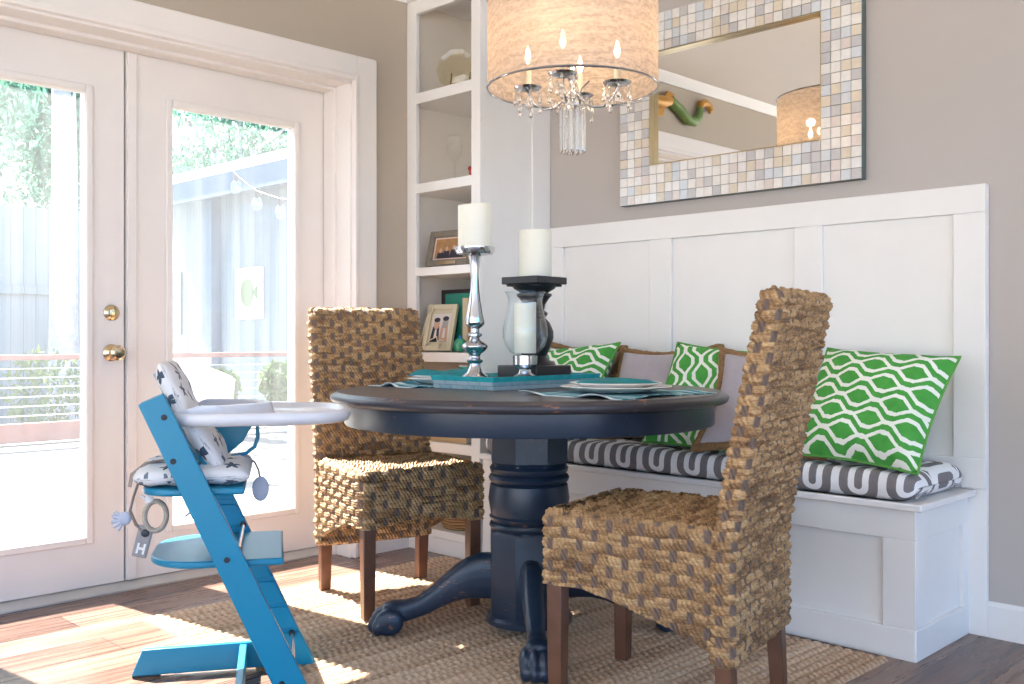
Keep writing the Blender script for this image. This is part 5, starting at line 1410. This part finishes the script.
m = MB(); key = [(-9.2, 3.70), (-8.2, 3.24), (-7.4, 2.86), (-6.89, 2.56), (-6.55, 2.32), (-6.27, 2.09), (-6.01, 1.95), (-5.73, 1.87), (-5.45, 1.82), (-5.0, 1.79), (-4.5, 1.82), (-3.82, 1.95)]
cp = []
for (xa, za), (xb_, zb_) in zip(key[:-1], key[1:]):
    for q in range(3): cp.append((xa+(xb_-xa)*q/3+6.0, 0.03*math.sin(xa), za+(zb_-za)*q/3-2.0))
cp.append((key[-1][0]+6.0, 0, key[-1][1]-2.0))
m.tube(cp, 0.005, 6); m.build('cord', M['dark_metal'], st)
for k in (3, 6, 9, 12, 15, 18, 21, 24, 28):
    p = Vector(cp[k]); m = MB(); m.ball(p+Vector((0, 0, -0.085)), 0.038, 12, 8, 0, (1, 1, 1.25)); bb = m.build('bulb', M['thin_glass'], st)
    m = MB(); m.tube([p, p+Vector((0, 0, -0.045))], 0.014, 8); m.build('bulb_socket', M['dark_metal'], bb)

# ================================================================== LIGHT, WORLD, CAMERA
sun = bpy.data.lights.new('sun', 'SUN'); sun.energy = 38.0; sun.color = (1.0, 0.90, 0.78); sun.angle = math.radians(0.6)
so = bpy.data.objects.new('sun', sun); COL.objects.link(so)
el = math.radians(50.5); az = math.atan2(0.125, 0.99)
d = Vector((math.cos(az)*math.cos(el), math.sin(az)*math.cos(el), -math.sin(el)))
so.rotation_euler = d.to_track_quat('-Z', 'Y').to_euler(); so.location = (-8, 0, 9)
w = bpy.data.worlds.new('sky'); SC.world = w; w.use_nodes = True
nt = w.node_tree; nt.nodes.clear()
out = nt.nodes.new('ShaderNodeOutputWorld'); bg = nt.nodes.new('ShaderNodeBackground')
tc = nt.nodes.new('ShaderNodeTexCoord'); sx = nt.nodes.new('ShaderNodeSeparateXYZ'); rp = nt.nodes.new('ShaderNodeValToRGB')
nt.links.new(tc.outputs['Generated'], sx.inputs[0]); nt.links.new(sx.outputs[2], rp.inputs[0])
rp.color_ramp.elements[0].position = 0.0; rp.color_ramp.elements[0].color = (0.86, 0.92, 1.0, 1)
rp.color_ramp.elements[1].position = 0.9; rp.color_ramp.elements[1].color = (0.55, 0.74, 1.0, 1)
mr2 = nt.nodes.new('ShaderNodeMapRange'); mr2.inputs[1].default_value = 0.15; mr2.inputs[2].default_value = 0.9
nt.links.new(sx.outputs[0], mr2.inputs[0])
mxc = nt.nodes.new('ShaderNodeMix'); mxc.data_type = 'RGBA'; mxc.inputs[7].default_value = (0.30, 0.57, 1.0, 1)
nt.links.new(mr2.outputs[0], mxc.inputs[0]); nt.links.new(rp.outputs[0], mxc.inputs[6]); nt.links.new(mxc.outputs[2], bg.inputs[0]); bg.inputs[1].default_value = 2.1
nt.links.new(bg.outputs[0], out.inputs[0])

cam = bpy.data.cameras.new('camera'); co = bpy.data.objects.new('camera', cam); COL.objects.link(co)
co.location = (0, 0, H); co.rotation_euler = (PI/2, 0, math.radians(44.5))
cam.sensor_width = 36; cam.lens = 36*1000/1024; cam.shift_y = -4/1024; cam.clip_start = 0.05; cam.clip_end = 200
SC.camera = co
SC.view_settings.view_transform = 'Standard'; SC.view_settings.look = 'None'
SC.view_settings.exposure = 0.92; SC.view_settings.gamma = 1.0; SC.view_settings.use_curve_mapping = False
SC.cycles.use_denoising = True
SC.cycles.max_bounces = 10; SC.cycles.diffuse_bounces = 5; SC.cycles.glossy_bounces = 5; SC.cycles.transmission_bounces = 6; SC.cycles.transparent_max_bounces = 24
SC.cycles.sample_clamp_indirect = 8.0
SC.cycles.caustics_reflective = False; SC.cycles.caustics_refractive = False
